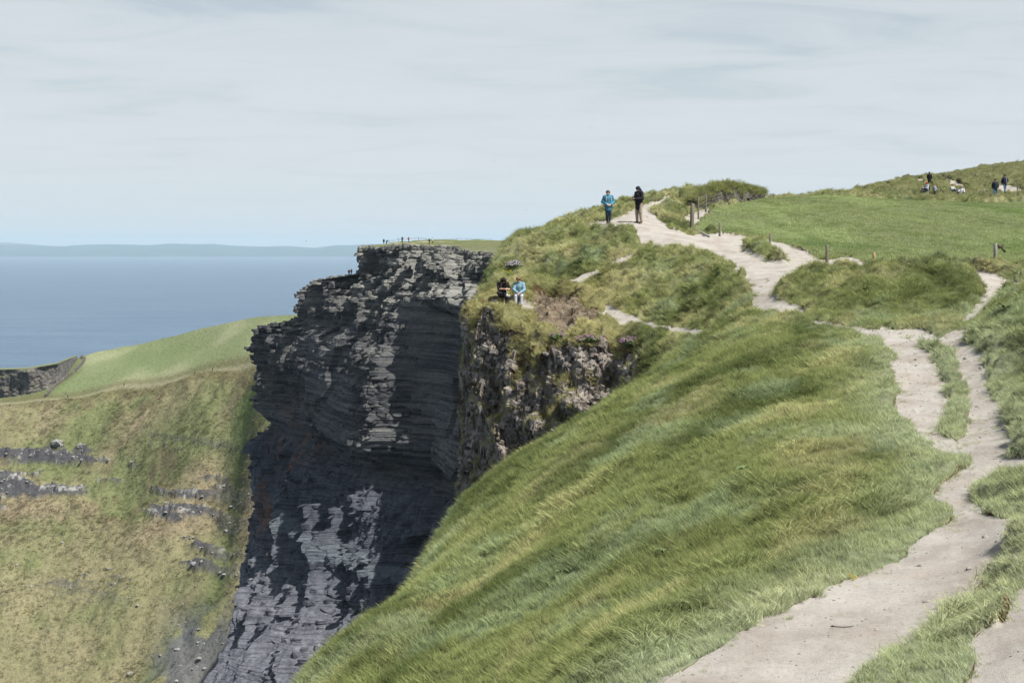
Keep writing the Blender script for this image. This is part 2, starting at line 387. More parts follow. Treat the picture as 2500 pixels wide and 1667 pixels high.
scd, _, _ = poly_sdf(SCARP, XX, YY)
scn = scd + fbm(XX*1.5, YY*1.5, seed=51)*.25
scarp = (1-sm(-.12, .05, scn))*sm(.35, .1, vdn)*sm(1290, 1315, PX)
ZZ = ZZ - scarp*.30 + scarp*(fbm(XX*4, YY*4, seed=53)*.14 + (cells(XX*1.6, YY*2.4, 55)[2]-.5)*.35)
lipS = np.exp(-((scn-.25)/.3)**2)*sm(58.5, 60, YY)
ZZ = ZZ + lipS*.28
isle = (1-sm(-.3, .1, isl)); ZZ = ZZ + isle*.22
# the ledge with its turf bench
bm_ = sm(1160, 1182, PX)*(1-sm(1300, 1325, PX))*sm(57.6, 58.2, YY)*(1-sm(62.5, 64, YY))
zl = -(747-HY)/F*60.0
ZZ = ZZ*(1-bm_) + bm_*np.where(YY < 60.25, zl+(YY-60)*.03, np.maximum(ZZ, zl+.41*sm(60.25, 60.5, YY)+.01*np.clip(YY-60.5, 0, 9)))
# the brink
slope = BS[ve]*(1-vt) + BS[(ve+1) % len(BS)]*vt
r0 = np.where(knoll > .5, .35, .9)
e = np.clip(vdn, 0, None)
drop = slope*np.where(e < r0, e*e/(2*r0), e-r0/2)
ragged = 1+.35*fbm(XX*.45, YY*.45, seed=61)*knoll
drop = drop*ragged
hb = .85; ph = drop/hb+fbm(XX*.35, YY*.35, seed=66, oct=3)*1.3; fp0 = ph-np.floor(ph)
drop = drop + knoll*sm(.3, .9, drop)*hb*(sm(.30, .62, fp0)-fp0)*.8      # bedding ledges
ledge = knoll*sm(.4, 1.2, drop)
drop = drop + ledge*(fbm(XX*.9, YY*.9, drop*.7, seed=62)*1.0)
ZZ = ZZ - drop
ZZ = np.maximum(ZZ, -90+fbm(XX*.2, YY*.2, seed=63)*4)
lean = knoll*np.clip(drop, 0, 12)*sm(1420, 1180, PX)*.16
XD = XX + lean; YD = YY.copy()
rock = knoll*sm(.35, .9, drop+fbm(XX*1.3, YY*1.3, drop, seed=64)*.9)
gpat = fbm(XX*.55+3, YY*.9, drop*.5, seed=65)*.8 - .22 + .42*sm(1205, 1235, PX)*sm(1350, 1310, PX)*sm(2.6, 1.4, drop) + .5*sm(1310, 1340, PX)*sm(1460, 1420, PX)*sm(3.6, 4.2, drop)*sm(6.0, 5.2, drop)
rock = rock*(1-.98*sm(.02, .16, gpat-.10*sm(2, 6, drop)))
# rock relief: blocks and shale
d1, d2, cid = cells(XD*1.1+ZZ*.35, ZZ*1.5-YD*.4, 71)
c1, c2, cid2 = cells(XD*3.1+ZZ*.5, ZZ*4.2+YD*.6, 72)
rr = rock*((cid-.5)*.55 - np.exp(-((d2-d1)/.10)**2)*.22 + (cid2-.5)*.20 + fbm(XD*5, YD*5, ZZ*5, seed=73)*.07 + fbm(XD*.9, YD*.9, ZZ*.9, seed=74, oct=2)*.55)
YD = YD - rr*.85; XD = XD - rr*.35; ZZ = ZZ + rr*.25
g2 = level_.reshape(NR, NC); X2 = XX.reshape(NR, NC); Y2 = YY.reshape(NR, NC)
gX = np.gradient(g2, axis=1)/np.gradient(X2, axis=1); gYt = np.gradient(g2, axis=0)/np.gradient(Y2, axis=0)
gY = gYt-gX*((PX.reshape(NR, NC)-CX)/F); gn = gX*gX+gY*gY+1e-6
cell = np.maximum(np.gradient(X2, axis=1), np.gradient(Y2, axis=0)); near_ = (np.abs(g2)/np.sqrt(gn) < .55*cell) & (gn > .05)
XD = XD+np.where(near_, -g2*gX/gn, 0).ravel()*(rock < .3); YD = YD+np.where(near_, -g2*gY/gn, 0).ravel()*(rock < .3)   # slide vertices onto the seam
level_ = np.where(near_, 0, g2).ravel()
ground_Z = ZZ.reshape(NR, NC)
def ground_z(px, Y):
    """height of the finished near ground under a column at a distance"""
    i = np.clip(np.searchsorted(rowY, Y), 1, NR-1); j = np.clip(np.searchsorted(colpx, px), 1, NC-1)
    ty = (Y-rowY[i-1])/(rowY[i]-rowY[i-1]); tx = (px-colpx[j-1])/(colpx[j]-colpx[j-1])
    g = ground_Z
    return float((g[i-1, j-1]*(1-tx)+g[i-1, j]*tx)*(1-ty) + (g[i, j-1]*(1-tx)+g[i, j]*tx)*ty)
def on_ground(px, Y): return Vector(((px-CX)/F*Y, Y, ground_z(px, Y)))
GV = np.stack([XD, YD, ZZ], -1); GF = grid_faces(NR, NC)
# natural colour of the sward, shared by soil and blades
G_DARK = np.array(lin(84,96,54)[:3]); G_MID = np.array(lin(132,139,86)[:3]); G_STRAW = np.array(lin(188,180,132)[:3])
G_BLUE = np.array(lin(146,160,124)[:3]); G_FIELD = np.array(lin(140,150,104)[:3]); G_PALE = np.array(lin(178,184,152)[:3])
def mixc(a, b, t): return a*(1-t[:, None]) + b*t[:, None]
def sward(X, Y, Z, PXv, mead, edge_d):
    n = len(X); c = np.tile(G_MID, (n, 1))
    u = X*ca+Y*sa; v = -X*sa+Y*ca
    c = mixc(c, G_DARK, .8*sm(-.05, .4, fbm(u*.30, v*.75, seed=81, oct=3)))
    c = mixc(c, G_STRAW, .46*sm(.02, .45, fbm(u*.33+9, v*1.1, seed=82, oct=4)))
    c = mixc(c, G_BLUE, .6*sm(.1, .5, fbm(u*.5+4, v*.8, seed=83, oct=3)))
    mdl = sm(44, 54, Y)
    c = mixc(c, G_STRAW, mdl*.62*sm(-.2, .5, fbm(X*.8, Y*.6, seed=84, oct=4)))
    c = mixc(c, G_DARK*.8, mdl*.4*sm(.1, .5, fbm(X*.7+5, Y*.5, seed=85, oct=3)))
    c = mixc(c, G_PALE, .65*np.exp(-(np.clip(edge_d, 0, 9)/.8)**2)*(1-sm(28, 45, Y)))     # bleached, trampled verge
    kn = sm(48, 51, Y)*(1-sm(60, 64, Y))*(1-sm(1450, 1600, PXv))
    c = mixc(c, np.array(lin(172,160,108)[:3]), .6*kn)
    f = np.tile(G_FIELD, (n, 1)); f = mixc(f, np.array(lin(154,168,112)[:3]), sm(-.3, .5, fbm(X*.25, Y*.12, seed=86, oct=4)))
    f = mixc(f, np.array(lin(112,128,70)[:3]), .55*sm(.0, .5, fbm(X*1.1, Y*.5, seed=88, oct=3)))
    f = mixc(f, np.array(lin(110,132,76)[:3]), .7*sm(.1, .5, fbm(X*.15+3, Y*.1, seed=87, oct=3)))
    c = mixc(c, np.array(lin(122,122,80)[:3]), .5*sm(112, 126, Y))
    c = mixc(c, f, mead); g_ = c.mean(1, keepdims=True)
    return (g_+(c-g_)*.84)*np.array([.97, 1.0, 1.0])
TINT = sward(XX, YY, ZZ, PX, meadow, np.clip(pd, 0, 9))
MASK = np.stack([path, rock, meadow, np.clip(scarp*.8 + lipS*(ZZ*0+.0), 0, 1)], -1)
fz = ZZ[GF].mean(1); fp = path[GF].mean(1); fm = meadow[GF].mean(1); fr = rock[GF].mean(1)
alive = (ZZ[GF].max(1) > -70) & ~((PX[GF].mean(1) < 1120) & (YY[GF].mean(1) > 60))
soil_m = Mat('turf_soil', 1.0, 0.05)
k = soil_m.noise(7.0, 5, .65); k2 = soil_m.noise(1.3, 4)
earth = soil_m.ramp(k, [(.3, lin(84,66,48)), (.7, lin(128,106,80))])
t = soil_m.attr('tint'); t = soil_m.mix(1.0, t, soil_m.ramp(k, [(.25, (.45,.45,.42)), (.75, (1.15,1.15,1.1))]), 'MULTIPLY')
geo = soil_m.n('ShaderNodeNewGeometry'); sx = soil_m.n('ShaderNodeSeparateXYZ'); soil_m.L.new(geo.outputs['True Normal'], sx.inputs[0])
steep = soil_m.rng(sx.outputs[2], .42, .22)
soil_m.base(soil_m.mix(steep, t, earth)); soil_m.bump(k, .8, .06)
path_m = Mat('trodden_earth', 0.95, 0.15)
k = path_m.noise(1.1, 6, .6); kf = path_m.noise(26.0, 5, .75); kg = path_m.noise(120.0, 2, .5)
pc = path_m.ramp(k, [(.32, lin(184,175,164)), (.5, lin(206,200,192)), (.7, lin(218,213,206))])
pc = path_m.mix(path_m.rng(path_m.noise(.6, 3), .58, .74, 0, .4), pc, lin(186,164,146))
pc = path_m.mix(1.0, pc, path_m.ramp(kf, [(.30, (.70,.69,.68)), (.48, (.96,.96,.96)), (.75, (1.06,1.06,1.05))]), 'MULTIPLY')
pc = path_m.mix(path_m.rng(path_m.noise(38.0, 1), .72, .76), pc, lin(134,128,120))
path_m.base(pc); path_m.bump(path_m.math('ADD', kf, kg), .6, .02)
def rock_mat(name, tone=1.0):
    m = Mat(name, .92, .25)
    a = m.noise(.9, 6, .62); b = m.noise(6.0, 6, .7); c = m.noise(22.0, 4, .7)
    q = m.ramp(a, [(.3, lin(138,130,126)), (.5, lin(190,180,170)), (.7, lin(222,212,200))])
    q = m.mix(1.0, q, m.ramp(b, [(.28, (.45,.45,.46)), (.55, (1,1,1)), (.72, (1.25,1.24,1.2))]), 'MULTIPLY')
    q = m.mix(m.rng(m.noise(1.7, 4), .58, .68, 0, .6), q, lin(140,118,92))
    q = m.mix(m.rng(c, .62, .70, 0, .75), q, lin(196,196,196))
    m.base(q); m.bump(m.math('ADD', b, m.math('MULTIPLY', c, .5)), .9, .12)
    return m.m
crag_m = rock_mat('crag_shale')
scarp_m = Mat('clay_scarp', .95, .1)
a = scarp_m.noise(2.2, 6, .7, stretch=(1, 1, 2.2)); b = scarp_m.noise(14, 5, .7)
q = scarp_m.ramp(a, [(.3, lin(120,100,80)), (.5, lin(172,156,134)), (.7, lin(198,184,164))])
scarp_m.base(scarp_m.mix(1.0, q, scarp_m.ramp(b, [(.3, (.5,.5,.5)), (.6, (1.05,1.05,1.05))]), 'MULTIPLY')); scarp_m.bump(scarp_m.math('ADD', a, b), .9, .12)
fsc = scarp[GF].mean(1)
is_path = alive & (level_[GF].mean(1) < 0) & ~(fsc > .5); is_scarp = alive & (fsc > .5); is_rock = alive & (fr > .5) & ~is_path & ~is_scarp
is_mead = alive & (fm > .5) & ~is_path & ~is_rock & ~is_scarp; is_soil = alive & ~is_path & ~is_mead & ~is_rock & ~is_scarp
tag(add_obj('ground', sub_mesh('ground', GV, GF, is_soil, {'tint': TINT}), soil_m.m), 'rough windswept turf of the cliff top and its seaward slope', kind='structure')
tag(add_obj('path', sub_mesh('path', GV, GF, is_path), path_m.m), 'pale trodden earth path winding along the cliff top', kind='structure')
tag(add_obj('field', sub_mesh('field', GV, GF, is_mead, {'tint': TINT}), soil_m.m), 'smooth green grazing field beside the path', kind='structure')
tag(add_obj('crag', flat(sub_mesh('crag', GV, GF, is_rock)), crag_m), 'broken grey shale crag below the two sitting people', kind='structure')
tag(add_obj('earth_bank', flat(sub_mesh('earth_bank', GV, GF, is_scarp)), scarp_m.m), 'bare clay scarp under a turf overhang', kind='structure')
# ------------------------------------------------------------------ sea, far hills
sea_m = Mat('sea_water', .35, .5)
wv = sea_m.noise(.045, 6, .62, stretch=(.55, 1.6, 1)); wv2 = sea_m.noise(.006, 7, .68, stretch=(.4, 1.8, 1))
sea_m.base(sea_m.mix(sea_m.rng(wv2, .35, .65), lin(88,126,164,.37), lin(120,155,186,.38)))
sea_m.bump(wv, .8, 8.0)
S = 58000
tag(add_obj('sea', mesh_np('sea', [(-S,-2400,SEA_Z),(S,-2400,SEA_Z),(S,S,SEA_Z),(-S,S,SEA_Z)], [(0,1,2,3)], False), sea_m.m), 'calm blue sea reaching to the far shore', kind='structure')
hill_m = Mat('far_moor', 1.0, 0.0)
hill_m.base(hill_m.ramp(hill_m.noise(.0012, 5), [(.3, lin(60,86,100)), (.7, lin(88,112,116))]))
def ridge(name, Yd, prof, seed, label):
    xs = np.linspace(-900, 1500, 420); ps = np.array(prof, float)
    top = np.interp(xs, ps[:, 0], ps[:, 1]) + fbm(xs/140, xs*0, seed=seed, oct=5)*3.0*np.interp(xs, ps[:, 0], np.clip((HY+17-ps[:, 1])/25, .15, 1))
    V = []
    for k, (dy, fr) in enumerate(((0, 0), (900, .25), (2400, .62), (4200, .9), (5500, 1.0), (8000, .8), (12000, 0))):
        Y = Yd+dy
        z = np.maximum(SEA_Z-2, SEA_Z + fr*(-(top-HY)/F*(Yd+5500)-SEA_Z)*(1+.12*fbm(xs/60, xs*0+dy/900, seed=seed+3, oct=3)*(0 < fr < 1)))
        V.append(np.stack([(xs-CX)/F*(Yd+5500 if fr > .3 else Y), np.full_like(xs, Y), z], -1))
    V = np.array(V)
    tag(add_obj(name, mesh_np(name, V.reshape(-1, 3), grid_faces(len(V), len(xs))), hill_m.m), label, kind='structure')
ridge('hills', 33000, [(-900,600),(0,597),(60,597),(180,603),(210,597),(270,596),(370,600),(410,597),(470,598),(520,596),(570,600),(650,603),(700,601),(770,605),(820,599),(900,597),(1050,598),(1500,600)], 201, 'low blue hills on the far shore of the bay')
ridge('hills', 44000, [(-900,590),(-100,594),(20,592),(80,598),(200,604),(215,599),(300,598),(330,601),(420,604),(900,606),(1500,606)], 207, 'fainter second range of hills behind the far shore')

# ------------------------------------------------------------------ the sheer headland
LEV = [ # height, then (column, distance) from the near end to the seaward corner
 (0.6,  [(1260,325),(1150,345),(1075,360),(1000,375),(930,388),(868,400)]),
 (-4,   [(1258,323),(1150,342),(1072,357),(1000,373),(932,386),(870,399)]),
 (-7,   [(1256,322),(1150,340),(1070,355),(995,371),(925,386),(862,402)]),
 (-9.5, [(1250,315),(1150,332),(1060,350),(970,370),(850,397),(740,420)]),
 (-13,  [(1240,306),(1140,325),(1040,345),(930,370),(810,400),(710,425)]),
 (-21,  [(1230,296),(1130,316),(1030,338),(920,366),(810,398),(720,427)]),
 (-24.5,[(1225,291),(1125,312),(1010,335),(890,364),(750,402),(618,440)]),
 (-36,  [(1200,281),(1110,301),(1000,326),(860,360),(730,400),(634,436)]),
 (-46,  [(1195,273),(1090,293),(970,321),(830,360),(720,400),(642,434)]),
 (-53,  [(1195,277),(1090,299),(978,327),(843,363),(733,401),(642,432)]),
 (-57,  [(1198,275),(1090,293),(970,321),(825,358),(712,398),(628,430)]),
 (-63,  [(1200,270),(1090,286),(960,313),(800,351),(692,391),(616,427)]),
 (-75,  [(1205,265),(1080,281),(940,309),(790,346),(680,386),(606,424)]),
 (-92,  [(1180,246),(1040,262),(895,286),(758,322),(656,362),(588,410)]),
 (-105, [(1150,230),(1000,246),(855,270),(725,306),(640,350),(572,400)]),
 (-125, [(1110,205),(960,220),(805,244),(680,280),(610,330),(548,384)]),
 (-150, [(1080,175),(920,190),(760,214),(640,250),(575,300),(525,360)]),
 (-203, [(1000,130),(850,140),(690,165),(560,200),(490,240),(440,300)]),
]
LZ = np.array([l[0] for l in LEV]); K = np.array([l[1] for l in LEV], float)           # (nl, 6, 2)
sil, lastY = K[:, -1, 0], K[:, -1, 1]
K = np.concatenate([K, np.stack([sil+60, lastY+8], -1)[:, None], np.stack([sil+200, lastY+25], -1)[:, None], np.stack([sil+420, lastY+60], -1)[:, None]], 1)
KX = (K[..., 0]-CX)/F*K[..., 1]; KY = K[..., 1]
kn = np.array([0, .18, .36, .54, .71, .84, .89, .94, 1.0])
ns = 560
sv = np.interp(np.linspace(0, 1, ns), [0, .08, .88, 1], [0, .06, .875, 1])
zr = np.concatenate([np.arange(.6, -25, -.13), np.arange(-25, -80, -.17), np.arange(-80, -128, -.26), np.arange(-128, -203, -1.2)])
def kin(A):                                                     # heights then stations, both piecewise linear, softened
    B = np.array([np.interp(-zr, -LZ, A[:, j]) for j in range(A.shape[1])]).T
    out = np.array([np.interp(sv, kn, B[i]) for i in range(len(zr))])
    kk = 9; pad = np.pad(out, ((0, 0), (kk, kk)), mode='edge'); c = np.cumsum(pad, 1)
    return (c[:, 2*kk:]-c[:, :-2*kk])/(2*kk)
CXg, CYg = kin(KX), kin(KY)
NZ, NS = CXg.shape
zg = np.repeat(zr[:, None], NS, 1)
# arc length along a smooth reference line, and outward horizontal direction
ref = np.array([np.interp(sv, kn, np.interp(48, -LZ, KX[:, j])*0+np.array([np.interp(48, -LZ, KX[:, q]) for q in range(len(kn))])) for j in range(1)])[0][:NS]
refy = np.interp(sv, kn, [np.interp(48, -LZ, KY[:, q]) for q in range(len(kn))])[:NS]
al = np.concatenate([[0], np.cumsum(np.hypot(np.diff(ref), np.diff(refy)))])
lg = np.repeat(al[None], NZ, 0)
tx, ty = np.gradient(CXg, axis=1), np.gradient(CYg, axis=1)
tl = np.hypot(tx, ty)+1e-9; nx, ny = -ty/tl, tx/tl              # to the left of travel = seaward
# beds
br = np.random.default_rng(3)
zb = [1.0]
while zb[-1] > -210: zb.append(zb[-1]-br.choice([.35, .5, .7, 1.0, 1.6, 2.4], p=[.2, .25, .22, .15, .12, .06]))
zb = np.array(zb); boff = br.uniform(-1, 1, len(zb)); bid = np.clip(np.searchsorted(-zb, -(zg+.25*fbm(lg*.06, zg*0, seed=301, oct=2)*2)), 0, len(zb)-1)
bed = boff[bid]
low = sm(-52, -60, zg)                                          # shale below, flagstones above
foot = sm(-82, -100, zg)
disp = bed*(.34*(1-low)+.16*low)*(1-foot*.5)
disp += fbm(lg*.11, bid*.37, seed=302, oct=2)*.8*(1-.6*low)
# joints: blocks whose faces turn towards or away from the light, band by band
def echelon(wid, band, m, seed, wob=.2, pmin=.12, pmax=.6):
    """stepped plan: each block has a face turned towards the light and a return turned away"""
    zz = zg/band + .5*fbm(lg*.04, zg*0, seed=seed+7, oct=2)
    bz = np.floor(zz); u = lg/wid + _h(bz, bz*0, bz*0, seed)*9 + wob*fbm(zg*.10, lg*.03, seed=seed+1, oct=3)
    i = np.floor(u); f = u-i
    p = pmin+(pmax-pmin)*_h(i, bz, i*0, seed+2); on = _h(i, bz, i*0, seed+3); back = _h(i, bz, i*0, seed+4)
    top_ = np.where(f < p, f, p*(1-(f-p)/(1-p)*(.5+.5*back)))
    return m*wid*(top_-.25)*(.45+.7*on), on, (i, bz)
up = 1-low
pxg = CX+F*CXg/CYg
wl = .06+1.1*np.clip(sm(-15, -9, zg)*sm(860, 900, pxg) + sm(980, 930, pxg)*sm(850, 890, pxg)*sm(-58, -50, zg) + sm(760, 700, pxg)*sm(-50, -46, zg)+.55*sm(930, 880, pxg)*sm(-22, -16, zg) + .9*sm(885, 860, pxg)*sm(-22, -17, zg), 0, 1)
e1, on1, _ = echelon(11, 13, 1.25, 310); e2, on2, id2 = echelon(5.5, 5.5, 1.25, 320); e3, on3, _ = echelon(2.3, 2.0, 1.1, 330, .1)
disp += up*wl*(e1*.9 + e2*.8 + e3*.6)
disp -= up*np.where(on2 < .33, 1.0, 0)*2.6*sm(-16, -12, zg)*sm(.3, -1.2, zg)                     # black hollows below the rim
disp -= up*np.where(on1 < .25, 1.0, 0)*1.8
l1, _, _ = echelon(12, 22, 1.25, 340, .4); l2, _, _ = echelon(4.6, 9, 1.2, 350, .3); l3, _, _ = echelon(1.9, 4, 1.0, 360, .2)
wlo = .3+1.15*sm(1060, 960, pxg)
disp += low*wlo*(l1*.85 + l2*.9 + l3*.6)*(1-.6*foot)
sq = np.repeat(sv[None, :NS], NZ, 0)
disp += np.clip(-(zg+79+3*fbm(lg*.07, zg*0, seed=345, oct=3)), 0, 46)*.72*(1-.95*sm(.58, .82, sq))
disp += fbm(lg*.05, zg*.03, seed=370, oct=3)*2.6 + fbm(lg*.8, zg*.8, seed=371, oct=4)*.55 + low*fbm(lg*1.1, zg*.22, seed=372, oct=4)*.9
disp += 1.8*np.exp(-((zg+47.5)/3.0)**2) - 2.6*np.exp(-((zg+54)/3.2)**2) + 1.6*np.exp(-((zg+72)/2.4)**2)   # hard bed over a hollow; pale band
disp -= 9*sm(3, 52, lg)*(1-sm(56, 82, lg))*sm(-11, -18, zg)*sm(-76, -58, zg)
edge_in = sm(0, .03, np.repeat(sv[None, :NS], NZ, 0))*(1-.65*sm(.9, 1.0, np.repeat(sv[None, :NS], NZ, 0)))
capf = sm(.6, -1.6, zg)*.75+.25
disp = disp*edge_in*capf
CXg = CXg+nx*disp; CYg = CYg+ny*disp
CZg = zg - .10*np.abs(fbm(lg*.5, zg*.4, seed=380, oct=3)) + np.minimum(0, 1.2*fbm(lg*.045, zg*0, seed=381, oct=3))*sm(-6, 0, zg)
CZg = CZg - 2.2*np.interp(al, [0, 25, 45], [1, .75, 0])[None]*sm(-5, .4, zg)
# lid: carry the rim inland
lid = []
for back, up_ in ((1.5, .12), (5, .3), (12, .6), (24, 1.0), (45, 1.4)):
    lx = CXg[0]+back*np.interp(al, [0, al[-1]], [.55, .8]); ly = CYg[0]+back*.75
    lid.append(np.stack([lx, ly, CZg[0]+up_+fbm(lx*.3, ly*.3, seed=390)*.35], -1))
CV = np.concatenate([np.array(lid)[::-1], np.stack([CXg, CYg, CZg], -1)], 0)
cl_m = Mat('cliff_rock', .93, .22)
geo = cl_m.n('ShaderNodeNewGeometry'); sn = cl_m.n('ShaderNodeSeparateXYZ'); cl_m.L.new(geo.outputs['Normal'], sn.inputs[0])
sp = cl_m.n('ShaderNodeSeparateXYZ'); cl_m.L.new(geo.outputs['Position'], sp.inputs[0])
strat = cl_m.noise(1.0, 5, .6, stretch=(.03, .03, .85)); blot = cl_m.noise(.09, 5, .6); fine = cl_m.noise(.9, 5, .7, stretch=(1, 1, 2.2)); vert = cl_m.noise(.5, 4, .6, stretch=(1, 1, .12))
c_up = cl_m.ramp(strat, [(.30, lin(64,65,69)), (.45, lin(98,97,97)), (.58, lin(138,134,128)), (.72, lin(84,83,84))])
c_up = cl_m.mix(cl_m.rng(blot, .52, .68, 0, .6), c_up, lin(142,137,122))
c_up = cl_m.mix(cl_m.math('MULTIPLY', cl_m.rng(cl_m.math('ADD', sp.outputs[2], cl_m.math('MULTIPLY', blot, 12.0)), -14, -4), .8), c_up, cl_m.ramp(strat, [(.3, lin(112,110,105)), (.5, lin(174,168,155)), (.7, lin(200,194,178))]))
c_lo = cl_m.ramp(vert, [(.3, lin(78,80,87)), (.55, lin(104,105,111)), (.75, lin(130,129,132))])
c_lo = cl_m.mix(cl_m.rng(blot, .55, .7, 0, .5), c_lo, lin(124,125,128))
zmap = cl_m.rng(cl_m.math('ADD', sp.outputs[2], cl_m.math('MULTIPLY', blot, 10.0)), -46, -54)
rc = cl_m.mix(zmap, c_up, c_lo)
band = cl_m.math('SUBTRACT', 1.0, cl_m.math('MULTIPLY', cl_m.math('ABSOLUTE', cl_m.math('ADD', cl_m.math('ADD', sp.outputs[2], cl_m.math('MULTIPLY', fine, 3.0)), 70.5)), .42), True)
rc = cl_m.mix(cl_m.math('MULTIPLY', cl_m.rng(band, 0, .35), .6), rc, lin(134,140,142))
vd_ = cl_m.n('ShaderNodeVectorMath', operation='DISTANCE'); cl_m.L.new(geo.outputs['Position'], vd_.inputs[0]); vd_.inputs[1].default_value = ((695-CX)/F*405, 405, -62)
ora = cl_m.math('MULTIPLY', cl_m.rng(vd_.outputs['Value'], 26, 8), cl_m.rng(cl_m.noise(.22, 4, .6, stretch=(1, 1, .35)), .50, .62), True)
rc = cl_m.mix(cl_m.math('MULTIPLY', cl_m.rng(cl_m.math('ADD', sp.outputs[2], cl_m.math('MULTIPLY', blot, 14.0)), -68, -80), .75), rc, cl_m.ramp(vert, [(.3, lin(104,103,108)), (.55, lin(136,134,138)), (.75, lin(168,166,168))]))
rc = cl_m.mix(cl_m.math('MULTIPLY', ora, .7), rc, lin(184,124,82))
seam = cl_m.noise(1.0, 3, .6, stretch=(.04, .04, 3.2))
rc = cl_m.mix(1.0, rc, cl_m.ramp(seam, [(.34, (.48,.49,.52)), (.46, (1,1,1)), (.66, (1.18,1.17,1.15))]), 'MULTIPLY')
rc = cl_m.mix(1.0, rc, cl_m.ramp(fine, [(.28, (.5,.5,.52)), (.52, (1,1,1)), (.75, (1.22,1.21,1.18))]), 'MULTIPLY')
gr = cl_m.mix(cl_m.noise(.4, 4), lin(96,108,62), lin(150,144,98))
rc = cl_m.mix(cl_m.math('MULTIPLY', cl_m.rng(sn.outputs[2], .86, .95), cl_m.rng(cl_m.math('ADD', sp.outputs[2], cl_m.math('MULTIPLY', fine, 12)), 1, 6)), rc, gr)
rc = cl_m.mix(1.0, rc, (.93, 1.0, 1.10), 'MULTIPLY')
cl_m.base(rc); cl_m.bump(cl_m.math('ADD', cl_m.math('ADD', fine, strat), seam), .9, .5)
tag(add_obj('cliff', mesh_np('cliff', CV.reshape(-1, 3), grid_faces(*CV.shape[:2]), False), cl_m.m), 'sheer layered dark cliff of the headland across the inlet', kind='structure')
# plateau behind the rim
px_, yy_ = np.meshgrid(np.arange(855, 1460, 5.0), np.concatenate([np.arange(330, 470, 2.5), np.arange(470, 760, 8)]))
rimY = np.interp(px_, [868, 930, 1000, 1075, 1150, 1260, 1460], [404, 392, 379, 364, 349, 329, 300])
yy_ = np.maximum(yy_, rimY+10)
top = np.interp(px_, [855, 868, 930, 960, 1000, 1060, 1200, 1460], [603, 601, 594, 591, 589, 586, 587, 584])
tt = np.clip((yy_-rimY)/np.interp(px_, [868, 1000, 1200], [40, 70, 130]), 0, 1)
pyv = np.interp(px_, [868, 1000, 1080, 1150, 1260], [601, 602, 604, 618, 632])*(1-tt**.8)+top*tt**.8
pz = -(pyv-HY)/F*np.minimum(yy_, 520) + fbm(px_*.03, yy_*.03, seed=401)*.5*np.clip(tt*3, 0, 1) - np.clip(yy_-560, 0, 300)*.03
pxw = np.maximum((px_-CX)/F*yy_, np.interp(yy_, [400, 440, 480, 560, 700, 760], [-46, -40, -34, -24, -10, -4]))
pl_m = Mat('plateau_turf', 1.0, .05)
a = pl_m.noise(.09, 5, .6, stretch=(1, .7, 1)); b = pl_m.noise(.5, 4)
q = pl_m.ramp(b, [(.3, lin(96,112,62)), (.7, lin(140,146,88))])
sp = pl_m.n('ShaderNodeSeparateXYZ'); pl_m.L.new(pl_m.pos(), sp.inputs[0])
bare = pl_m.math('MULTIPLY', pl_m.rng(a, .50, .58), pl_m.rng(sp.outputs[1], 470, 430))
pl_m.base(pl_m.mix(bare, q, lin(186,178,160)))
tag(add_obj('plateau', mesh_np('plateau', np.stack([pxw, yy_, pz], -1).reshape(-1, 3), grid_faces(*px_.shape)), pl_m.m), 'grassy top of the headland with worn bare patches', kind='structure')
def plateau_z(px, Y):
    ry = np.interp(px, [868, 930, 1000, 1075, 1150, 1260, 1460], [404, 392, 379, 364, 349, 329, 300])
    t_ = min(1, max(0, (Y-ry)/np.interp(px, [868, 1000, 1200], [40, 70, 130])))
    py = np.interp(px, [868, 1000, 1080, 1150, 1260], [601, 602, 604, 618, 632])*(1-t_**.8)+np.interp(px, [855, 868, 930, 960, 1000, 1060, 1200, 1460], [603, 601, 594, 591, 589, 586, 587, 584])*t_**.8
    return -(py-HY)/F*min(Y, 520)

# ------------------------------------------------------------------ the far hillside on the left
HR = [(-400,1900,560),(0,1850,560),(300,1850,555),(560,1850,545),(800,1850,530),
 (-400,1680,605),(0,1667,605),(300,1650,600),(500,1650,590),(700,1650,575),(900,1650,560),
 (-400,1420,650),(0,1400,650),(300,1400,645),(500,1400,630),(700,1400,610),(900,1400,590),
 (-400,1210,700),(0,1200,700),(300,1200,695),(550,1200,670),(750,1200,640),(900,1200,620),
 (-400,1080,735),(0,1075,735),(300,1050,725),(500,1030,695),(650,1030,665),(800,1030,640),
 (-400,1000,766),(0,988,766),(100,977,766),(300,942,758),(475,913,735),(630,886,705),(720,872,690),(900,850,655),
 (150,925,805),(300,893,808),(400,880,795),(500,855,778),(600,835,745),(720,820,720),
 (200,876,850),(300,852,866),(400,828,852),(500,804,828),(600,786,800),(700,776,765),(800,770,740),(900,760,720),(100,905,850),(0,950,820),(-400,970,820)]
HR = np.array(HR, float)
hw = tps(np.stack([HR[:, 0]/200, HR[:, 2]/80], -1), HR[:, 1], .01)
HPT = np.stack([HR[:, 0]/200, HR[:, 2]/80], -1)
def hill_py(px, Y): return tps_eval(HPT, hw, np.stack([np.ravel(px)/200, np.ravel(Y)/80], -1))
HBR = [(-800,776,.9),(60,778,1.2),(112,786,1.5),(150,803,1.5),(168,828,1.5),(190,858,1.2),(240,868,.8),(300,872,.8),(400,858,.7),(500,834,.7),(600,806,.7),(700,770,.7),(900,725,.7),(900,1400,1),(-800,1400,1)]
HB = [((p-CX)/F*y, y) for p, y, s in HBR]; HS = np.array([s for p, y, s in HBR])
hp, hy = np.meshgrid(np.arange(-420, 900, 3.4), np.concatenate([np.arange(560, 740, 0.9), np.arange(740, 930, 1.3)]))
hsh = hp.shape; hpf, hyf = hp.ravel(), hy.ravel(); hx = (hpf-CX)/F*hyf
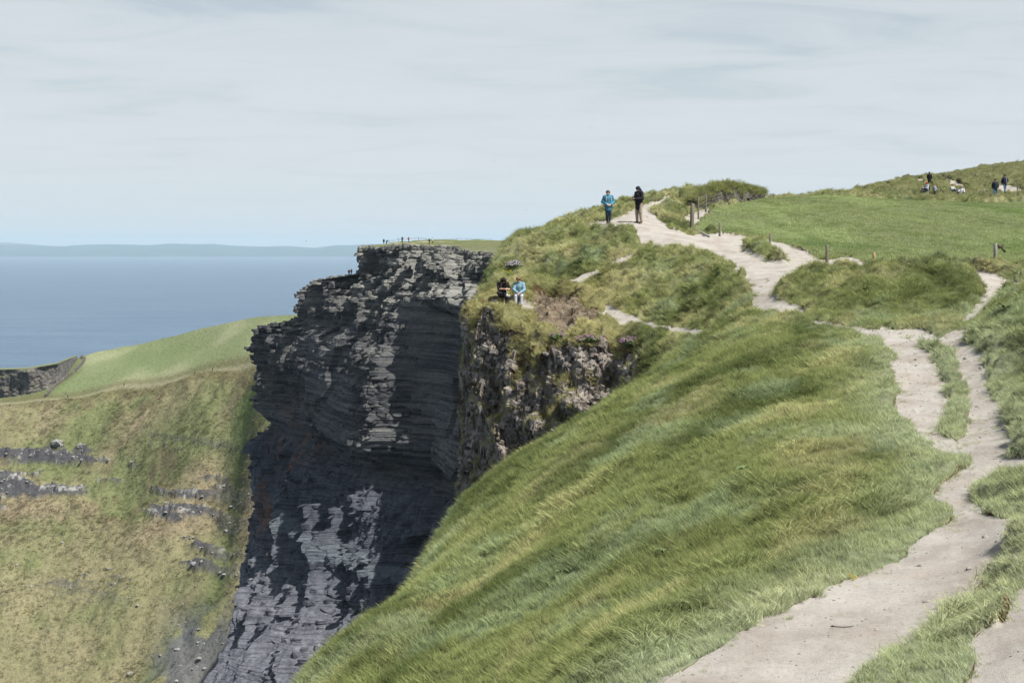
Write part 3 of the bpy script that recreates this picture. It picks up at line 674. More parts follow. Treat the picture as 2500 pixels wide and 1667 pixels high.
hyc = np.minimum(hyf, np.interp(hpf, [-800,60,112,150,168,190,240,300,400,500,600,700,900], [776,778,786,803,828,858,868,872,858,834,806,770,725])+6)
hz = -(hill_py(hpf, hyc)-HY)/F*hyf
hd, he, ht = poly_sdf(HB, hx, hyf); hd = -hd
hs = HS[he]*(1-ht)+HS[(he+1) % len(HS)]*ht
HPATH = outline_h = [((p-CX)/F*y, y) for p, y in [(-420,767),(0,767),(100,767),(300,759),(475,736),(630,706),(720,691),(900,656)]]
def poly_dist(P, x, y):
    b = np.full(x.shape, 1e9)
    for (ax, ay), (bx, by) in zip(P[:-1], P[1:]):
        ex, ey = bx-ax, by-ay; t = np.clip(((x-ax)*ex+(y-ay)*ey)/(ex*ex+ey*ey), 0, 1); b = np.minimum(b, np.hypot(x-ax-t*ex, y-ay-t*ey))
    return b
pdist = poly_dist(HPATH, hx, hyf)
hpy = np.interp(hpf, [p for p, y in [(-420,767),(0,767),(100,767),(300,759),(475,736),(630,706),(720,691),(900,656)]], [767,767,767,759,736,706,691,656])
below = sm(0, 6, hpy-hyf)                                       # the wild slope below the walkers' path
hz += below*(fbm(hx*.035, hyf*.035, seed=501, oct=4)*5.0 + fbm(hx*.2, hyf*.2, seed=502, oct=4)*1.1 + np.abs(fbm(hx*.09, hyf*.14, seed=503, oct=3))*2.2)
hz += (1-below)*fbm(hx*.02, hyf*.02, seed=504)*1.2
# ledges of rock stepping out of the slope, level by level
zone = sm(-90, -98, hz)*(1-sm(-146, -160, hz))*(1-sm(470, 600, hpf)*.6)
bandn = fbm(hx*.016, hz*.16, seed=506, oct=4, gain=.6) + .25*np.exp(-((hz+118)/4)**2) + .12*np.exp(-((hz+104)/3)**2)
rockL = zone*sm(.15, .22, bandn+.10*fbm(hx*.2, hz*.6, seed=508, oct=3))
hz += rockL*(1.8+fbm(hx*.30, hz*1.1, seed=507, oct=4)*2.4) 
rill = poly_dist([((p-CX)/F*y, y) for p, y in [(600,690),(585,668),(565,648),(550,632),(520,618),(440,608),(380,600),(300,585)]], hx, hyf)
hz -= np.exp(-(rill/4)**2)*2.2
hz -= hs*np.clip(hd, 0, 400)
scree = sm(-150, -168, hz)*sm(40, 10, poly_dist([((p-CX)/F*y, y) for p, y in [(590,640),(560,620),(530,600),(510,585),(480,570)]], hx, hyf)+fbm(hx*.08, hyf*.08, seed=510)*14)
H_MASK = np.stack([rockL, np.clip(scree, 0, 1), below], -1)
n1_ = fbm(hx*.05, hyf*.05, seed=520, oct=5); n2_ = fbm(hx*.018+4, hyf*.022, seed=521, oct=4); n3_ = fbm(hx*.35, hyf*.35, seed=522, oct=3)
hc = np.tile(np.array(lin(160,156,114)[:3]), (len(hx), 1))
hc = mixc(hc, np.array(lin(174,160,128)[:3]), sm(-.25, .35, n1_))
hc = mixc(hc, np.array(lin(134,146,92)[:3]), .85*sm(.02, .35, n2_))
hc = mixc(hc, np.array(lin(132,112,90)[:3]), .6*sm(.10, .4, fbm(hx*.07+7, hyf*.06, seed=523, oct=4))*sm(-145, -125, hz)*sm(-.1, .3, n3_+.15))
hc = mixc(hc, np.array(lin(172,168,124)[:3]), .6*sm(-128, -150, hz)*sm(-.3, .3, n1_))
hc = mixc(hc, np.array(lin(88,112,60)[:3]), .7*np.exp(-(rill/7)**2)+.55*sm(590, 660, hpf)*sm(-110, -80, hz))
fieldc = mixc(np.tile(np.array(lin(152,168,116)[:3]), (len(hx), 1)), np.array(lin(176,184,138)[:3]), sm(-.2, .4, fbm(hx*.03, hyf*.012, seed=524, oct=3)))
fieldc = mixc(fieldc, np.array(lin(134,154,98)[:3]), .6*sm(.1, .4, fbm(hx*.02+2, hyf*.01, seed=525, oct=3)))
seaward = sm(4, -4, poly_sdf([((p-CX)/F*y, y) for p, y in [(112,766),(160,795),(200,818),(200,862),(0,900),(0,770)]], hx, hyf)[0])
fieldc = mixc(fieldc, np.array(lin(130,140,90)[:3]), seaward)
hc = mixc(fieldc, hc, below)
hc = mixc(hc, np.array(lin(128,116,82)[:3]), .6*np.exp(-((pdist-4)/4)**2))
hc = mixc(hc, np.array(lin(178,168,140)[:3]), .85*np.exp(-(pdist/1.1)**2))
rc_ = mixc(np.tile(np.array(lin(98,98,104)[:3]), (len(hx), 1)), np.array(lin(196,196,192)[:3]), sm(.2, .5, fbm(hx*.16, hz*.7, seed=526, oct=4)))
hc = mixc(hc, rc_, rockL)
hc = mixc(hc, mixc(np.tile(np.array(lin(122,124,130)[:3]), (len(hx), 1)), np.array(lin(160,160,112)[:3]), sm(.05, .3, fbm(hx*.1, hyf*.1, seed=527))), np.clip(scree*1.2, 0, 1)*.9)
hg_ = hc.mean(1, keepdims=True); hc = hg_+(hc-hg_)*.85
hl_m = Mat('hillside_sward', 1.0, .05)
k = hl_m.noise(.55, 5, .7); k3 = hl_m.noise(2.2, 3, .6)
hl_m.base(hl_m.mix(1.0, hl_m.mix(1.0, hl_m.attr('tint'), hl_m.ramp(k, [(.3, (.62,.61,.58)), (.5, (1,1,1)), (.72, (1.2,1.18,1.12))]), 'MULTIPLY'), hl_m.ramp(k3, [(.3, (.8,.8,.78)), (.65, (1.08,1.08,1.06))]), 'MULTIPLY'))
hl_m.bump(k, .9, .9)
HV = np.stack([hx, hyf, hz], -1); HF = grid_faces(*hsh)
tag(add_obj('hillside', sub_mesh('hillside', HV, HF, hz[HF].max(1) > -204, {'tint': hc}), hl_m.m), 'sunlit far hillside, green field above and tawny rough slope below', kind='structure')
hgrid = hz.reshape(hsh)
def hill_at(px, Y):
    j = int(np.clip(round((px+420)/3.4), 0, hsh[1]-1)); i = int(np.argmin(np.abs(hy[:, 0]-Y)))
    return Vector(((px-CX)/F*Y, Y, float(hgrid[i, j])))
# the farther cliff beyond the hillside
fp_ = np.arange(-700, 190, 2.2); fzr = np.concatenate([np.arange(0, 34, .45), np.arange(34, 130, 2.5)])
FP, FZ = np.meshgrid(fp_, fzr)
fY = 960 + np.interp(FP, [-700, 0, 70, 140, 190], [60, 0, -6, 6, 60]) - FZ*.16
u = FP*.27
zg, lg = -FZ, u
fdisp = echelon(10, 16, .9, 610)[0]*.7+echelon(4, 6, .9, 620)[0]*.6+fbm(u*.7, FZ*.7, seed=630, oct=4)*1.0 + fbm(u*.06, FZ*.05, seed=631, oct=3)*6
fdisp *= sm(0, 2.5, FZ)
fY = fY - fdisp
topz = -(np.interp(FP, [-700, 0, 60, 110, 150, 190], [912, 902, 899, 893, 888, 884])-HY)/F*960
fV = np.stack([(FP-CX)/F*fY, fY, topz-FZ], -1)
lidr = [np.stack([(fp_-CX)/F*(fY[0]+d), fY[0]+d, topz[0]+z+0*fp_], -1) for d, z in ((36, -3.5), (18, -.6), (7, .2))]
fV = np.concatenate([np.array(lidr), fV], 0)
tag(add_obj('cliff', mesh_np('far_cliff', fV.reshape(-1, 3), grid_faces(*fV.shape[:2]), False), None), 'pale grey farther cliff beyond the green hillside', kind='structure')
fcm = Mat('far_cliff_rock', .95, .2)
a = fcm.noise(.35, 5, .65, stretch=(1, 1, .5)); b = fcm.noise(.08, 4); geo = fcm.n('ShaderNodeNewGeometry'); sn = fcm.n('ShaderNodeSeparateXYZ'); fcm.L.new(geo.outputs['Normal'], sn.inputs[0])
q = fcm.ramp(a, [(.3, lin(78,77,82)), (.55, lin(120,116,110)), (.75, lin(156,150,137))])
fcm.base(fcm.mix(fcm.rng(sn.outputs[2], .7, .9), q, lin(140,150,104))); fcm.bump(a, .8, .8)
bpy.data.objects['cliff.001'].data.materials.append(fcm.m)
# ------------------------------------------------------------------ air
hz_m = bpy.data.materials.new('sea_haze'); hz_m.use_nodes = True
hn, hl = hz_m.node_tree.nodes, hz_m.node_tree.links; hn.clear()
pv = hn.new('ShaderNodeVolumePrincipled'); pv.inputs['Color'].default_value = (.62, .83, 1.0, 1); pv.inputs['Density'].default_value = 3.0e-5; pv.inputs['Anisotropy'].default_value = .0
ho = hn.new('ShaderNodeOutputMaterial'); hl.new(pv.outputs[0], ho.inputs['Volume'])
A, B, D0, D1, T = -60000, 60000, -2500, 62000, 420
hb = mesh_np('haze', [(x, y, z) for z in (SEA_Z-8, T) for x, y in ((A, D0), (B, D0), (B, D1), (A, D1))], [(0,3,2,1),(4,5,6,7),(0,1,5,4),(1,2,6,5),(2,3,7,6),(3,0,4,7)], False)
tag(add_obj('haze', hb, hz_m), 'thin sea haze filling the air over the bay', kind='stuff')
# ------------------------------------------------------------------ sward: blades of grass
def tuft(name, n, length, spread, width, lean, curl, seed, rad=False):
    r = np.random.default_rng(seed); V, Fc, C = [], [], []
    for b in range(n):
        a = r.uniform(0, 2*math.pi); q = spread*math.sqrt(r.uniform(0, 1)); x0, y0 = q*math.cos(a), q*math.sin(a)
        ln = length*r.uniform(.55, 1.15); w = width*r.uniform(.7, 1.3)
        th = a if rad else r.normal(0, 1.05)
        dx, dy = math.cos(th), math.sin(th); l0 = lean*r.uniform(.4, 1.3); cu = curl*r.uniform(.6, 1.4)
        fx, fy = r.normal(), r.normal(); fl = math.hypot(fx, fy)+1e-6; fx /= fl; fy /= fl
        p = np.array([x0, y0, -.03]); ang = l0; base = len(V); val = r.uniform()
        for k in range(4):
            ww = w*(1, .85, .55, 0)[k]
            if k < 3: V += [p+np.array([-fx*ww, -fy*ww, 0]), p+np.array([fx*ww, fy*ww, 0])]; C += [val, val]
            else: V += [p]; C += [val]
            st = ln/3; p = p+np.array([dx*math.sin(ang)*st, dy*math.sin(ang)*st, math.cos(ang)*st]); ang = min(ang+cu, 2.0)
        Fc += [(base, base+1, base+3), (base, base+3, base+2), (base+2, base+3, base+5), (base+2, base+5, base+4), (base+4, base+5, base+6)]
    me = mesh_np(name, np.array(V), np.array(Fc), True)
    me.attributes.new('blade', 'FLOAT', 'POINT').data.foreach_set('value', np.array(C, np.float32))
    return me
gm = bpy.data.materials.new('grass_blade'); gm.use_nodes = True
gN, gL = gm.node_tree.nodes, gm.node_tree.links; gN.clear()
ga = gN.new('ShaderNodeAttribute'); ga.attribute_type = 'INSTANCER'; ga.attribute_name = 'tint'
gb = gN.new('ShaderNodeAttribute'); gb.attribute_name = 'blade'
gr_ = gN.new('ShaderNodeValToRGB'); gL.new(gb.outputs['Fac'], gr_.inputs[0])
el = gr_.color_ramp.elements; el[0].position = 0; el[0].color = (.72, .76, .66, 1); el[1].position = 1; el[1].color = (1.45, 1.38, 1.15, 1)
e_ = el.new(.7); e_.color = (1.05, 1.05, .98, 1)
gx = gN.new('ShaderNodeMix'); gx.data_type = 'RGBA'; gx.blend_type = 'MULTIPLY'; gx.inputs[0].default_value = 1
gL.new(ga.outputs['Color'], gx.inputs[6]); gL.new(gr_.outputs[0], gx.inputs[7])
gd = gN.new('ShaderNodeBsdfDiffuse'); gt = gN.new('ShaderNodeBsdfTranslucent'); gmx = gN.new('ShaderNodeMixShader'); gmx.inputs[0].default_value = .38
gL.new(gx.outputs[2], gd.inputs[0]); gL.new(gx.outputs[2], gt.inputs[0]); gL.new(gd.outputs[0], gmx.inputs[1]); gL.new(gt.outputs[0], gmx.inputs[2])
go = gN.new('ShaderNodeOutputMaterial'); gL.new(gmx.outputs[0], go.inputs[0])
def proto(me):
    o = bpy.data.objects.new(me.name, me); me.materials.append(gm); return o
def scatter(name, label, P, rot, scl, tint, protos, pick):
    me = bpy.data.meshes.new(name); me.vertices.add(len(P)); me.vertices.foreach_set('co', np.asarray(P, np.float32).ravel())
    me.attributes.new('rot', 'FLOAT_VECTOR', 'POINT').data.foreach_set('vector', np.asarray(rot, np.float32).ravel())
    me.attributes.new('scl', 'FLOAT', 'POINT').data.foreach_set('value', np.asarray(scl, np.float32))
    me.attributes.new('pick', 'INT', 'POINT').data.foreach_set('value', np.asarray(pick, np.int32))
    set_col(me, 'tint', tint)
    o = add_obj(name, me)
    ng = bpy.data.node_groups.new(name, 'GeometryNodeTree')
    ng.interface.new_socket('Geometry', in_out='INPUT', socket_type='NodeSocketGeometry'); ng.interface.new_socket('Geometry', in_out='OUTPUT', socket_type='NodeSocketGeometry')
    n, l = ng.nodes, ng.links
    gi = n.new('NodeGroupInput'); gout = n.new('NodeGroupOutput'); iop = n.new('GeometryNodeInstanceOnPoints')
    def na(nm, ty):
        x = n.new('GeometryNodeInputNamedAttribute'); x.data_type = ty; x.inputs[0].default_value = nm
        return x.outputs['Attribute']
    j = n.new('GeometryNodeJoinGeometry')
    for p in reversed(protos):
        oi = n.new('GeometryNodeObjectInfo'); oi.inputs['Object'].default_value = p; oi.inputs['As Instance'].default_value = True
        l.new(oi.outputs['Geometry'], j.inputs[0])
    e2r = n.new('FunctionNodeEulerToRotation'); l.new(na('rot', 'FLOAT_VECTOR'), e2r.inputs[0])
    l.new(gi.outputs[0], iop.inputs['Points']); l.new(j.outputs[0], iop.inputs['Instance']); iop.inputs['Pick Instance'].default_value = True
    l.new(na('pick', 'INT'), iop.inputs['Instance Index']); l.new(e2r.outputs[0], iop.inputs['Rotation']); l.new(na('scl', 'FLOAT'), iop.inputs['Scale'])
    l.new(iop.outputs[0], gout.inputs[0])
    md_ = o.modifiers.new('scatter', 'NODES'); md_.node_group = ng
    tag(o, label, kind='stuff')
    return o
def euler(nrm_, theta):
    """z axis along nrm_, then turned by theta about it -> XYZ eulers"""
    z = nrm_/np.linalg.norm(nrm_, axis=1, keepdims=True)
    x = np.stack([np.cos(theta), np.sin(theta), np.zeros_like(theta)], -1); x = x-z*(x*z).sum(1, keepdims=True); x /= np.linalg.norm(x, axis=1, keepdims=True)
    y = np.cross(z, x)
    return np.stack([np.arctan2(y[:, 2], z[:, 2]), np.arcsin(np.clip(-x[:, 2], -1, 1)), np.arctan2(x[:, 1], x[:, 0])], -1)
QV = GV[GF]; d1_ = QV[:, 2]-QV[:, 0]; d2_ = QV[:, 3]-QV[:, 1]; cr_ = np.cross(d1_, d2_); area = np.linalg.norm(cr_, axis=1)*.5
fn = cr_/(2*area[:, None]+1e-9); fn[fn[:, 2] < 0] *= -1
fY_, fX_ = YY[GF].mean(1), PX[GF].mean(1); fdrop = drop[GF].mean(1); fpd = pd[GF].mean(1); flip = turf[GF].mean(1)
def spread(sel, dens):
    cnt = rng.poisson(np.where(sel, area*dens, 0)); ids = np.repeat(np.arange(len(cnt)), cnt)
    u, v = rng.random(len(ids))[:, None], rng.random(len(ids))[:, None]; q = QV[ids]
    return ids, (q[:, 0]*(1-u)+q[:, 1]*u)*(1-v)+(q[:, 3]*(1-u)+q[:, 2]*u)*v
facing = fX_ > 640
crag_g = is_rock & (fdrop < 8) & (fbm(GV[GF[:, 0], 0]*1.3, GV[GF[:, 0], 1]*1.3, GV[GF[:, 0], 2]*1.3, seed=777, oct=3) > .16)
sel = crag_g | (is_soil & facing & (fdrop < 3.0) & (~is_path)) | (is_soil & (fY_ > 46) & (fY_ < 70) & (fdrop < 9))
dens = np.interp(fY_, [9, 14, 25, 40, 55, 80, 120, 200], [230, 170, 95, 52, 34, 18, 9, 4])
dens = np.where(is_path & (fpd > -.30*np.clip(fY_/18, .7, 2)), dens*.16*np.clip(1+fpd/.3, .1, 1), dens); sel = sel | (is_path & (fpd > -.30*np.clip(fY_/18, .7, 2)))
ids, P = spread(sel, dens)
tp = 2.15*TINT[GF].mean(1)[ids]*np.exp(rng.normal(0, .16, len(ids)))[:, None]
nn = fn[ids]*.55+np.array([0, 0, .75])
th = math.pi*1.02 + fbm(P[:, 0]*.35, P[:, 1]*.35, seed=701)*1.3 + rng.normal(0, .7, len(ids))
Yi = fY_[ids]
scl = np.interp(Yi, [9, 20, 40, 80, 200], [.62, .8, 1.05, 1.25, 1.5])*rng.uniform(.7, 1.3, len(ids))*(.85+.35*fbm(P[:, 0]*.6, P[:, 1]*.6, seed=702))
scl *= np.where(is_path[ids], .42, np.where(flip[ids] > .35, .78, 1))
pick = rng.integers(0, 3, len(ids)); tus = (fbm(P[:, 0]*.9, P[:, 1]*.8, seed=703) > np.where(Yi > 30, .22, .34)); pick = np.where(tus, 3, pick)
PR = [proto(tuft('grass_tuft_a', 26, .22, .11, .0034, .4, .36, 1)), proto(tuft('grass_tuft_b', 24, .26, .12, .0036, .5, .4, 2)), proto(tuft('grass_tuft_c', 28, .17, .12, .0038, .35, .3, 3)),
      proto(tuft('tussock', 34, .30, .12, .0058, .5, .5, 4, True))]
scatter('rough_grass', 'long windblown grass covering the cliff-top slopes', P, euler(nn, th), scl, tp, PR, pick)
ids, P = spread(is_mead, np.interp(fY_, [50, 70, 110], [34, 22, 13]))
tp = 1.95*TINT[GF].mean(1)[ids]*np.exp(rng.normal(0, .13, len(ids)))[:, None]
nn = fn[ids]*.5+np.array([0, 0, .8]); th = math.pi + rng.normal(0, .9, len(ids))
PF = [proto(tuft('meadow_tuft_a', 18, .15, .16, .0075, .45, .3, 5)), proto(tuft('meadow_tuft_b', 18, .12, .18, .008, .55, .3, 6))]
scatter('field_grass', 'short grazed grass of the field', P, euler(nn, th), rng.uniform(.7, 1.35, len(ids)), tp, PF, rng.integers(0, 2, len(ids)))
# ================================================================== OBJECTS
bpy.context.view_layer.update()
def pick_on(names, px, py):
    """where the sight line of a point of the photograph meets one of the named pieces of terrain"""
    d = Vector(((px-CX)/F, 1.0, -(py-HY)/F)).normalized(); best = None
    for n in names:
        ok, loc, nr, ix = bpy.data.objects[n].ray_cast(Vector((0, 0, 0)), d, distance=3000)
        if ok and (best is None or loc.y < best.y): best = loc.copy()
    return best
def down_on(names, x, y, z=60.0):
    best = None
    for n in names:
        ok, loc, nr, ix = bpy.data.objects[n].ray_cast(Vector((x, y, z)), Vector((0, 0, -1)), distance=400)
        if ok and (best is None or loc.z > best.z): best = loc.copy()
    return best
# ------------------------------------------------------------------ figures: one closed skin grown over tapered limbs
def surface(prims, res, k=.03):
    A = np.array([p[0] for p in prims], float); B = np.array([p[1] for p in prims], float); ra = np.array([p[2] for p in prims]); rb = np.array([p[3] for p in prims])
    m = np.maximum(ra, rb)[:, None]+2.5*res+k
    lo = np.minimum(A-m, B-m).min(0); hi = np.maximum(A+m, B+m).max(0)
    n = np.ceil((hi-lo)/res).astype(int)+1
    gx_ = [lo[i]+res*np.arange(n[i]) for i in range(3)]
    Pn = np.stack(np.meshgrid(*gx_, indexing='ij'), -1).reshape(-1, 3)
    acc = np.full(len(Pn), 9.0)
    for a, b, r1, r2 in zip(A, B, ra, rb):
        ab = b-a; L2 = ab@ab+1e-12; t = np.clip(((Pn-a)@ab)/L2, 0, 1)
        d = np.linalg.norm(Pn-a-t[:, None]*ab, axis=1)-(r1+(r2-r1)*t)
        h = np.clip(.5+.5*(acc-d)/k, 0, 1); acc = acc*(1-h)+d*h-k*h*(1-h)
    v = acc.reshape(n); s = v < 0
    corners = [(i, j, q) for i in (0, 1) for j in (0, 1) for q in (0, 1)]
    sl = lambda a, c: a[c[0]:a.shape[0]-1+c[0], c[1]:a.shape[1]-1+c[1], c[2]:a.shape[2]-1+c[2]]
    cnt = sum(sl(s, c).astype(int) for c in corners); act = (cnt > 0) & (cnt < 8)
    pos = np.zeros(act.shape+(3,)); num = np.zeros(act.shape)
    for i, c in enumerate(corners):
        for c2 in corners[i+1:]:
            if sum(abs(x-y) for x, y in zip(c, c2)) != 1: continue
            a, b = sl(v, c), sl(v, c2); x = (a < 0) != (b < 0); t = np.where(x, a/(a-b+1e-12*(a == b)), 0)
            for q in range(3): pos[..., q] += np.where(x, c[q]+t*(c2[q]-c[q]), 0)
            num += x
    idx = np.full(act.shape, -1); idx[act] = np.arange(act.sum())
    ijk = np.argwhere(act); V = lo+res*(ijk+pos[act]/num[act][:, None])
    Fs = []
    for ax in range(3):
        o1, o2 = [(1, 2), (2, 0), (0, 1)][ax]
        a = s; b = np.roll(s, -1, ax); ch = a != b
        ch = np.argwhere(ch); ch = ch[(ch[:, ax] < n[ax]-1) & (ch[:, o1] > 0) & (ch[:, o2] > 0) & (ch[:, o1] < n[o1]-1) & (ch[:, o2] < n[o2]-1)]
        e1 = np.zeros(3, int); e1[o1] = 1; e2 = np.zeros(3, int); e2[o2] = 1
        q = np.stack([idx[tuple((ch-e1-e2).T)], idx[tuple((ch-e2).T)], idx[tuple(ch.T)], idx[tuple((ch-e1).T)]], -1)
        inside = s[tuple(ch.T)]; q[~inside] = q[~inside][:, ::-1]
        Fs.append(q[(q >= 0).all(1)])
    return V, np.concatenate(Fs)
PM = {}
def cloth(name, c):
    if name not in PM: PM[name] = plain(name, lin(*c), .85, .14, 40.0)
    return PM[name]
SKIN = plain('skin', lin(240,192,168), .6, .06, 20.0, .3)
def vec(*a): return np.array(a, float)
def fingers(w, d, up, sgn, curl=.6):
    """palm and five unequal fingers from the wrist w along d; the thumb leaves the side of the palm"""
    d = d/np.linalg.norm(d); side = np.cross(up, d); side /= np.linalg.norm(side); out = []
    pm = w+d*.085; out.append((w, w+d*.03, .028, .034)); out.append((w+d*.03+side*.018, pm+side*.022, .020, .018)); out.append((w+d*.03-side*.018, pm-side*.022, .020, .018))
    for k, ln in zip((-1.5, -.5, .5, 1.5), (.072, .085, .08, .06)):
        a = pm+side*k*.017*1.1; b = a+d*ln*.5-up*ln*.25*curl; c = b+d*ln*.35-up*ln*.45*curl
        out += [(a-d*.01, b, .0095, .009), (b, c, .009, .0075)]
    a = w+d*.03+side*sgn*.030; b = a+d*.03+side*sgn*.022; c = b+d*.03
    out += [(a, b, .012, .010), (b, c, .010, .008)]
    return out
def figure(label, loc, rz, J, wear, res=.02, h=1.7, cat='person', group=None, detail=True):
    """J: joints of the pose; wear: dict of clothing"""
    root = empty('person', loc, rz); root.scale = (h/1.7,)*3
    tag(root, label, cat, group)
    D = dict(pel=vec(0,0,.93), che=vec(0,0,1.27), nec=vec(0,0,1.44), hed=vec(0,-.02,1.585),
             hpL=vec(-.09,0,.91), hpR=vec(.09,0,.91), knL=vec(-.1,-.02,.5), knR=vec(.1,-.02,.5), anL=vec(-.1,.02,.09), anR=vec(.1,.02,.09), toL=vec(-.115,-.13,.045), toR=vec(.115,-.13,.045),
             shL=vec(-.175,0,1.385), shR=vec(.175,0,1.385), elL=vec(-.235,.04,1.12), elR=vec(.235,.04,1.12), wrL=vec(-.21,-.06,.89), wrR=vec(.21,-.06,.89), look=vec(0,-1,0))
    for a, b in J.items(): D[a] = np.array(b, float)
    lk = D['look']/np.linalg.norm(D['look']); hd = D['hed']; upv = (hd-D['nec'])/np.linalg.norm(hd-D['nec']); sd = np.cross(upv, -lk); sd /= np.linalg.norm(sd)
    fw = lk
    body = [(D['nec'], hd-upv*.06, .055, .055), (hd-upv*.045+fw*.012, hd+upv*.035-fw*.008, .078, .092), (hd-upv*.085+fw*.045, hd-upv*.05+fw*.04, .038, .05)]
    if detail: body += [(hd+fw*.088, hd+fw*.100-upv*.030, .010, .016), (hd+sd*.088-upv*.01, hd+sd*.092+upv*.02, .014, .012), (hd-sd*.088-upv*.01, hd-sd*.092+upv*.02, .014, .012)]
    body += [(D['nec'], D['che'], .06, .12), (D['che'], D['pel'], .12, .12), (D['shL'], D['shR'], .06, .06)]
    for s in 'LR':
        body += [(D['sh'+s], D['el'+s], .05, .04), (D['el'+s], D['wr'+s], .04, .03), (D['hp'+s], D['kn'+s], .075, .052), (D['kn'+s], D['an'+s], .05, .036), (D['an'+s], D['to'+s], .035, .028)]
        dr = D.get('ha'+s, D['wr'+s]-D['el'+s]); dr = dr/np.linalg.norm(dr)
        if detail: body += fingers(D['wr'+s], dr, D.get('palm'+s, vec(0, -.3, 1)), 1 if s == 'L' else -1)
        else: body += [(D['wr'+s], D['wr'+s]+dr*.1, .034, .03)]
    def put(nm, prims, mat, r=res, k=.03, par=root):
        V, Fq = surface(prims, r, k); return add_obj(nm, mesh_np(nm, V, Fq), mat, par)
    bo = put('body', body, wear.get('skin', SKIN), res if not detail else min(res, .0115), .016 if detail else .03)
    sh = wear.get('top')
    if sh:
        e = sh.get('puff', 0); slv = sh.get('sleeve', 1.0); tor = [(D['nec']-(D['nec']-D['che'])*.18, D['che'], .095, .15+e), (D['che'], D['pel'], .15+e, .155+e), (D['shL'], D['shR'], .082, .082)]
        hem = sh.get('hem', .06); tor.append((D['pel'], D['pel']+(D['pel']-D['che'])/np.linalg.norm(D['pel']-D['che'])*hem, .155+e, .15+e))
        tor += [(D['che']-vec(.07,0,0), D['pel']-vec(.06,0,0), .115+e, .115+e), (D['che']+vec(.07,0,0), D['pel']+vec(.06,0,0), .115+e, .115+e)]
        for s in 'LR':
            we = D['el'+s]+(D['wr'+s]-D['el'+s])*min(1, max(0, slv*2-1)) if slv > .5 else D['sh'+s]+(D['el'+s]-D['sh'+s])*slv*2
            tor.append((D['sh'+s], D['el'+s] if slv > .5 else we, .078+e*.6, .064+e*.6))
            if slv > .5: tor.append((D['el'+s], we, .064+e*.6, .05+e*.6))
        if sh.get('collar'): tor.append((D['nec']-vec(0,0,.03), D['nec']+(hd-D['nec'])*.35, .085, .088))
        put(sh.get('name', 'jacket'), tor, sh['mat'])
    tr = wear.get('legs')
    if tr:
        e = tr.get('puff', 0); lg_ = [(D['hpL'], D['hpR'], .105, .105), (D['pel'], (D['hpL']+D['hpR'])/2, .115, .11)]
        for s in 'LR': lg_ += [(D['hp'+s], D['kn'+s], .096+e, .072+e), (D['kn'+s], D['an'+s]+(D['kn'+s]-D['an'+s])*.06, .068+e, .052+e)]
        put('trousers', lg_, tr['mat'])
    if wear.get('shoes'):
        for s in 'LR':
            ax = (D['to'+s]-D['an'+s]); put('shoe', [(D['an'+s], D['an'+s]+vec(0,0,-.03), .05, .05), (D['an'+s]+vec(0,0,-.035)-ax*.12, D['to'+s], .045, .04)], wear['shoes'], min(res, .014))
    hr = wear.get('hair')
    if hr:
        pr = [(hd+upv*.04-fw*.02, hd+upv*.05+fw*.012, .098, .09), (hd-upv*.02-fw*.05, hd+upv*.03-fw*.03, .085, .095), (hd+sd*.06-fw*.01, hd+sd*.055+upv*.05, .05, .055), (hd-sd*.06-fw*.01, hd-sd*.055+upv*.05, .05, .055)]
        for (a, b, r1, r2) in hr.get('locks', []): pr.append((vec(*a), vec(*b), r1, r2))
        put(hr.get('name', 'hair'), pr, hr['mat'], min(res, .016), .02)
    if detail and wear.get('eyes', True):
        for sg in (-1, 1): put('eye', [(hd+fw*.083+sd*sg*.034+upv*.005, hd+fw*.083+sd*sg*.040+upv*.005, .009, .009)], cloth('dark_eye', (40,34,32)), .005, .004, bo)
        put('mouth', [(hd+fw*.083+sd*.018-upv*.062, hd+fw*.083-sd*.018-upv*.062, .008, .008)], cloth('lips', (170,96,90)), .005, .004, bo)
    for nm, prims, mat, *r in wear.get('extra', []): put(nm, [(vec(*a), vec(*b), q1, q2) for a, b, q1, q2 in prims], mat, r[0] if r else res)
    return root
def at_ground(px, Y, off=0.0):
    p = down_on(['ground', 'path', 'field'], (px-CX)/F*Y, Y); return p+Vector((0, 0, off))
# the two walkers
teal = cloth('teal_shell', (84,150,178)); jean = cloth('navy_denim', (48,62,86)); brown = cloth('brown_leather', (96,74,62)); black = cloth('black_shell', (44,42,52))
figure('person in teal jacket and dark jeans with hands clasped, on the path', at_ground(1485, 70), R(4),
  dict(shL=(-.18,.02,1.385), shR=(.18,.02,1.385), elL=(-.285,.07,1.13), elR=(.285,.07,1.13), wrL=(-.12,-.17,1.00), wrR=(.13,-.17,.98), haL=(.8,-.4,-.25), haR=(-.8,-.4,-.25), palmL=(0,-1,.2), palmR=(0,-1,.2),
       knL=(-.07,-.03,.5), knR=(.085,-.05,.5), anL=(-.04,.06,.1), anR=(.05,-.06,.09), toL=(-.06,-.08,.045), toR=(.07,-.21,.045), look=(-.45,-1,-.05), hed=(-.015,-.02,1.585)),
  dict(top=dict(mat=teal, collar=True, hem=.16, puff=.018), legs=dict(mat=jean), shoes=brown, hair=dict(mat=cloth('grey_brown_hair', (120,104,90))),
       extra=[('strap', [((-.11,-.165,1.40), (-.13,-.185,1.18), .018, .016)], cloth('white_strap', (226,224,216)), .012), ('strap', [((.11,-.165,1.40), (.13,-.185,1.18), .018, .016)], cloth('white_strap', (226,224,216)), .012),
              ('backpack', [((0,.2,1.32), (0,.22,1.05), .13, .14), ((-.06,.2,1.3), (-.06,.22,1.05), .12, .12), ((.06,.2,1.3), (.06,.22,1.05), .12, .12)], cloth('grey_pack', (120,126,130)), .025)]), h=1.66)
khaki = cloth('khaki_cotton', (186,172,152))
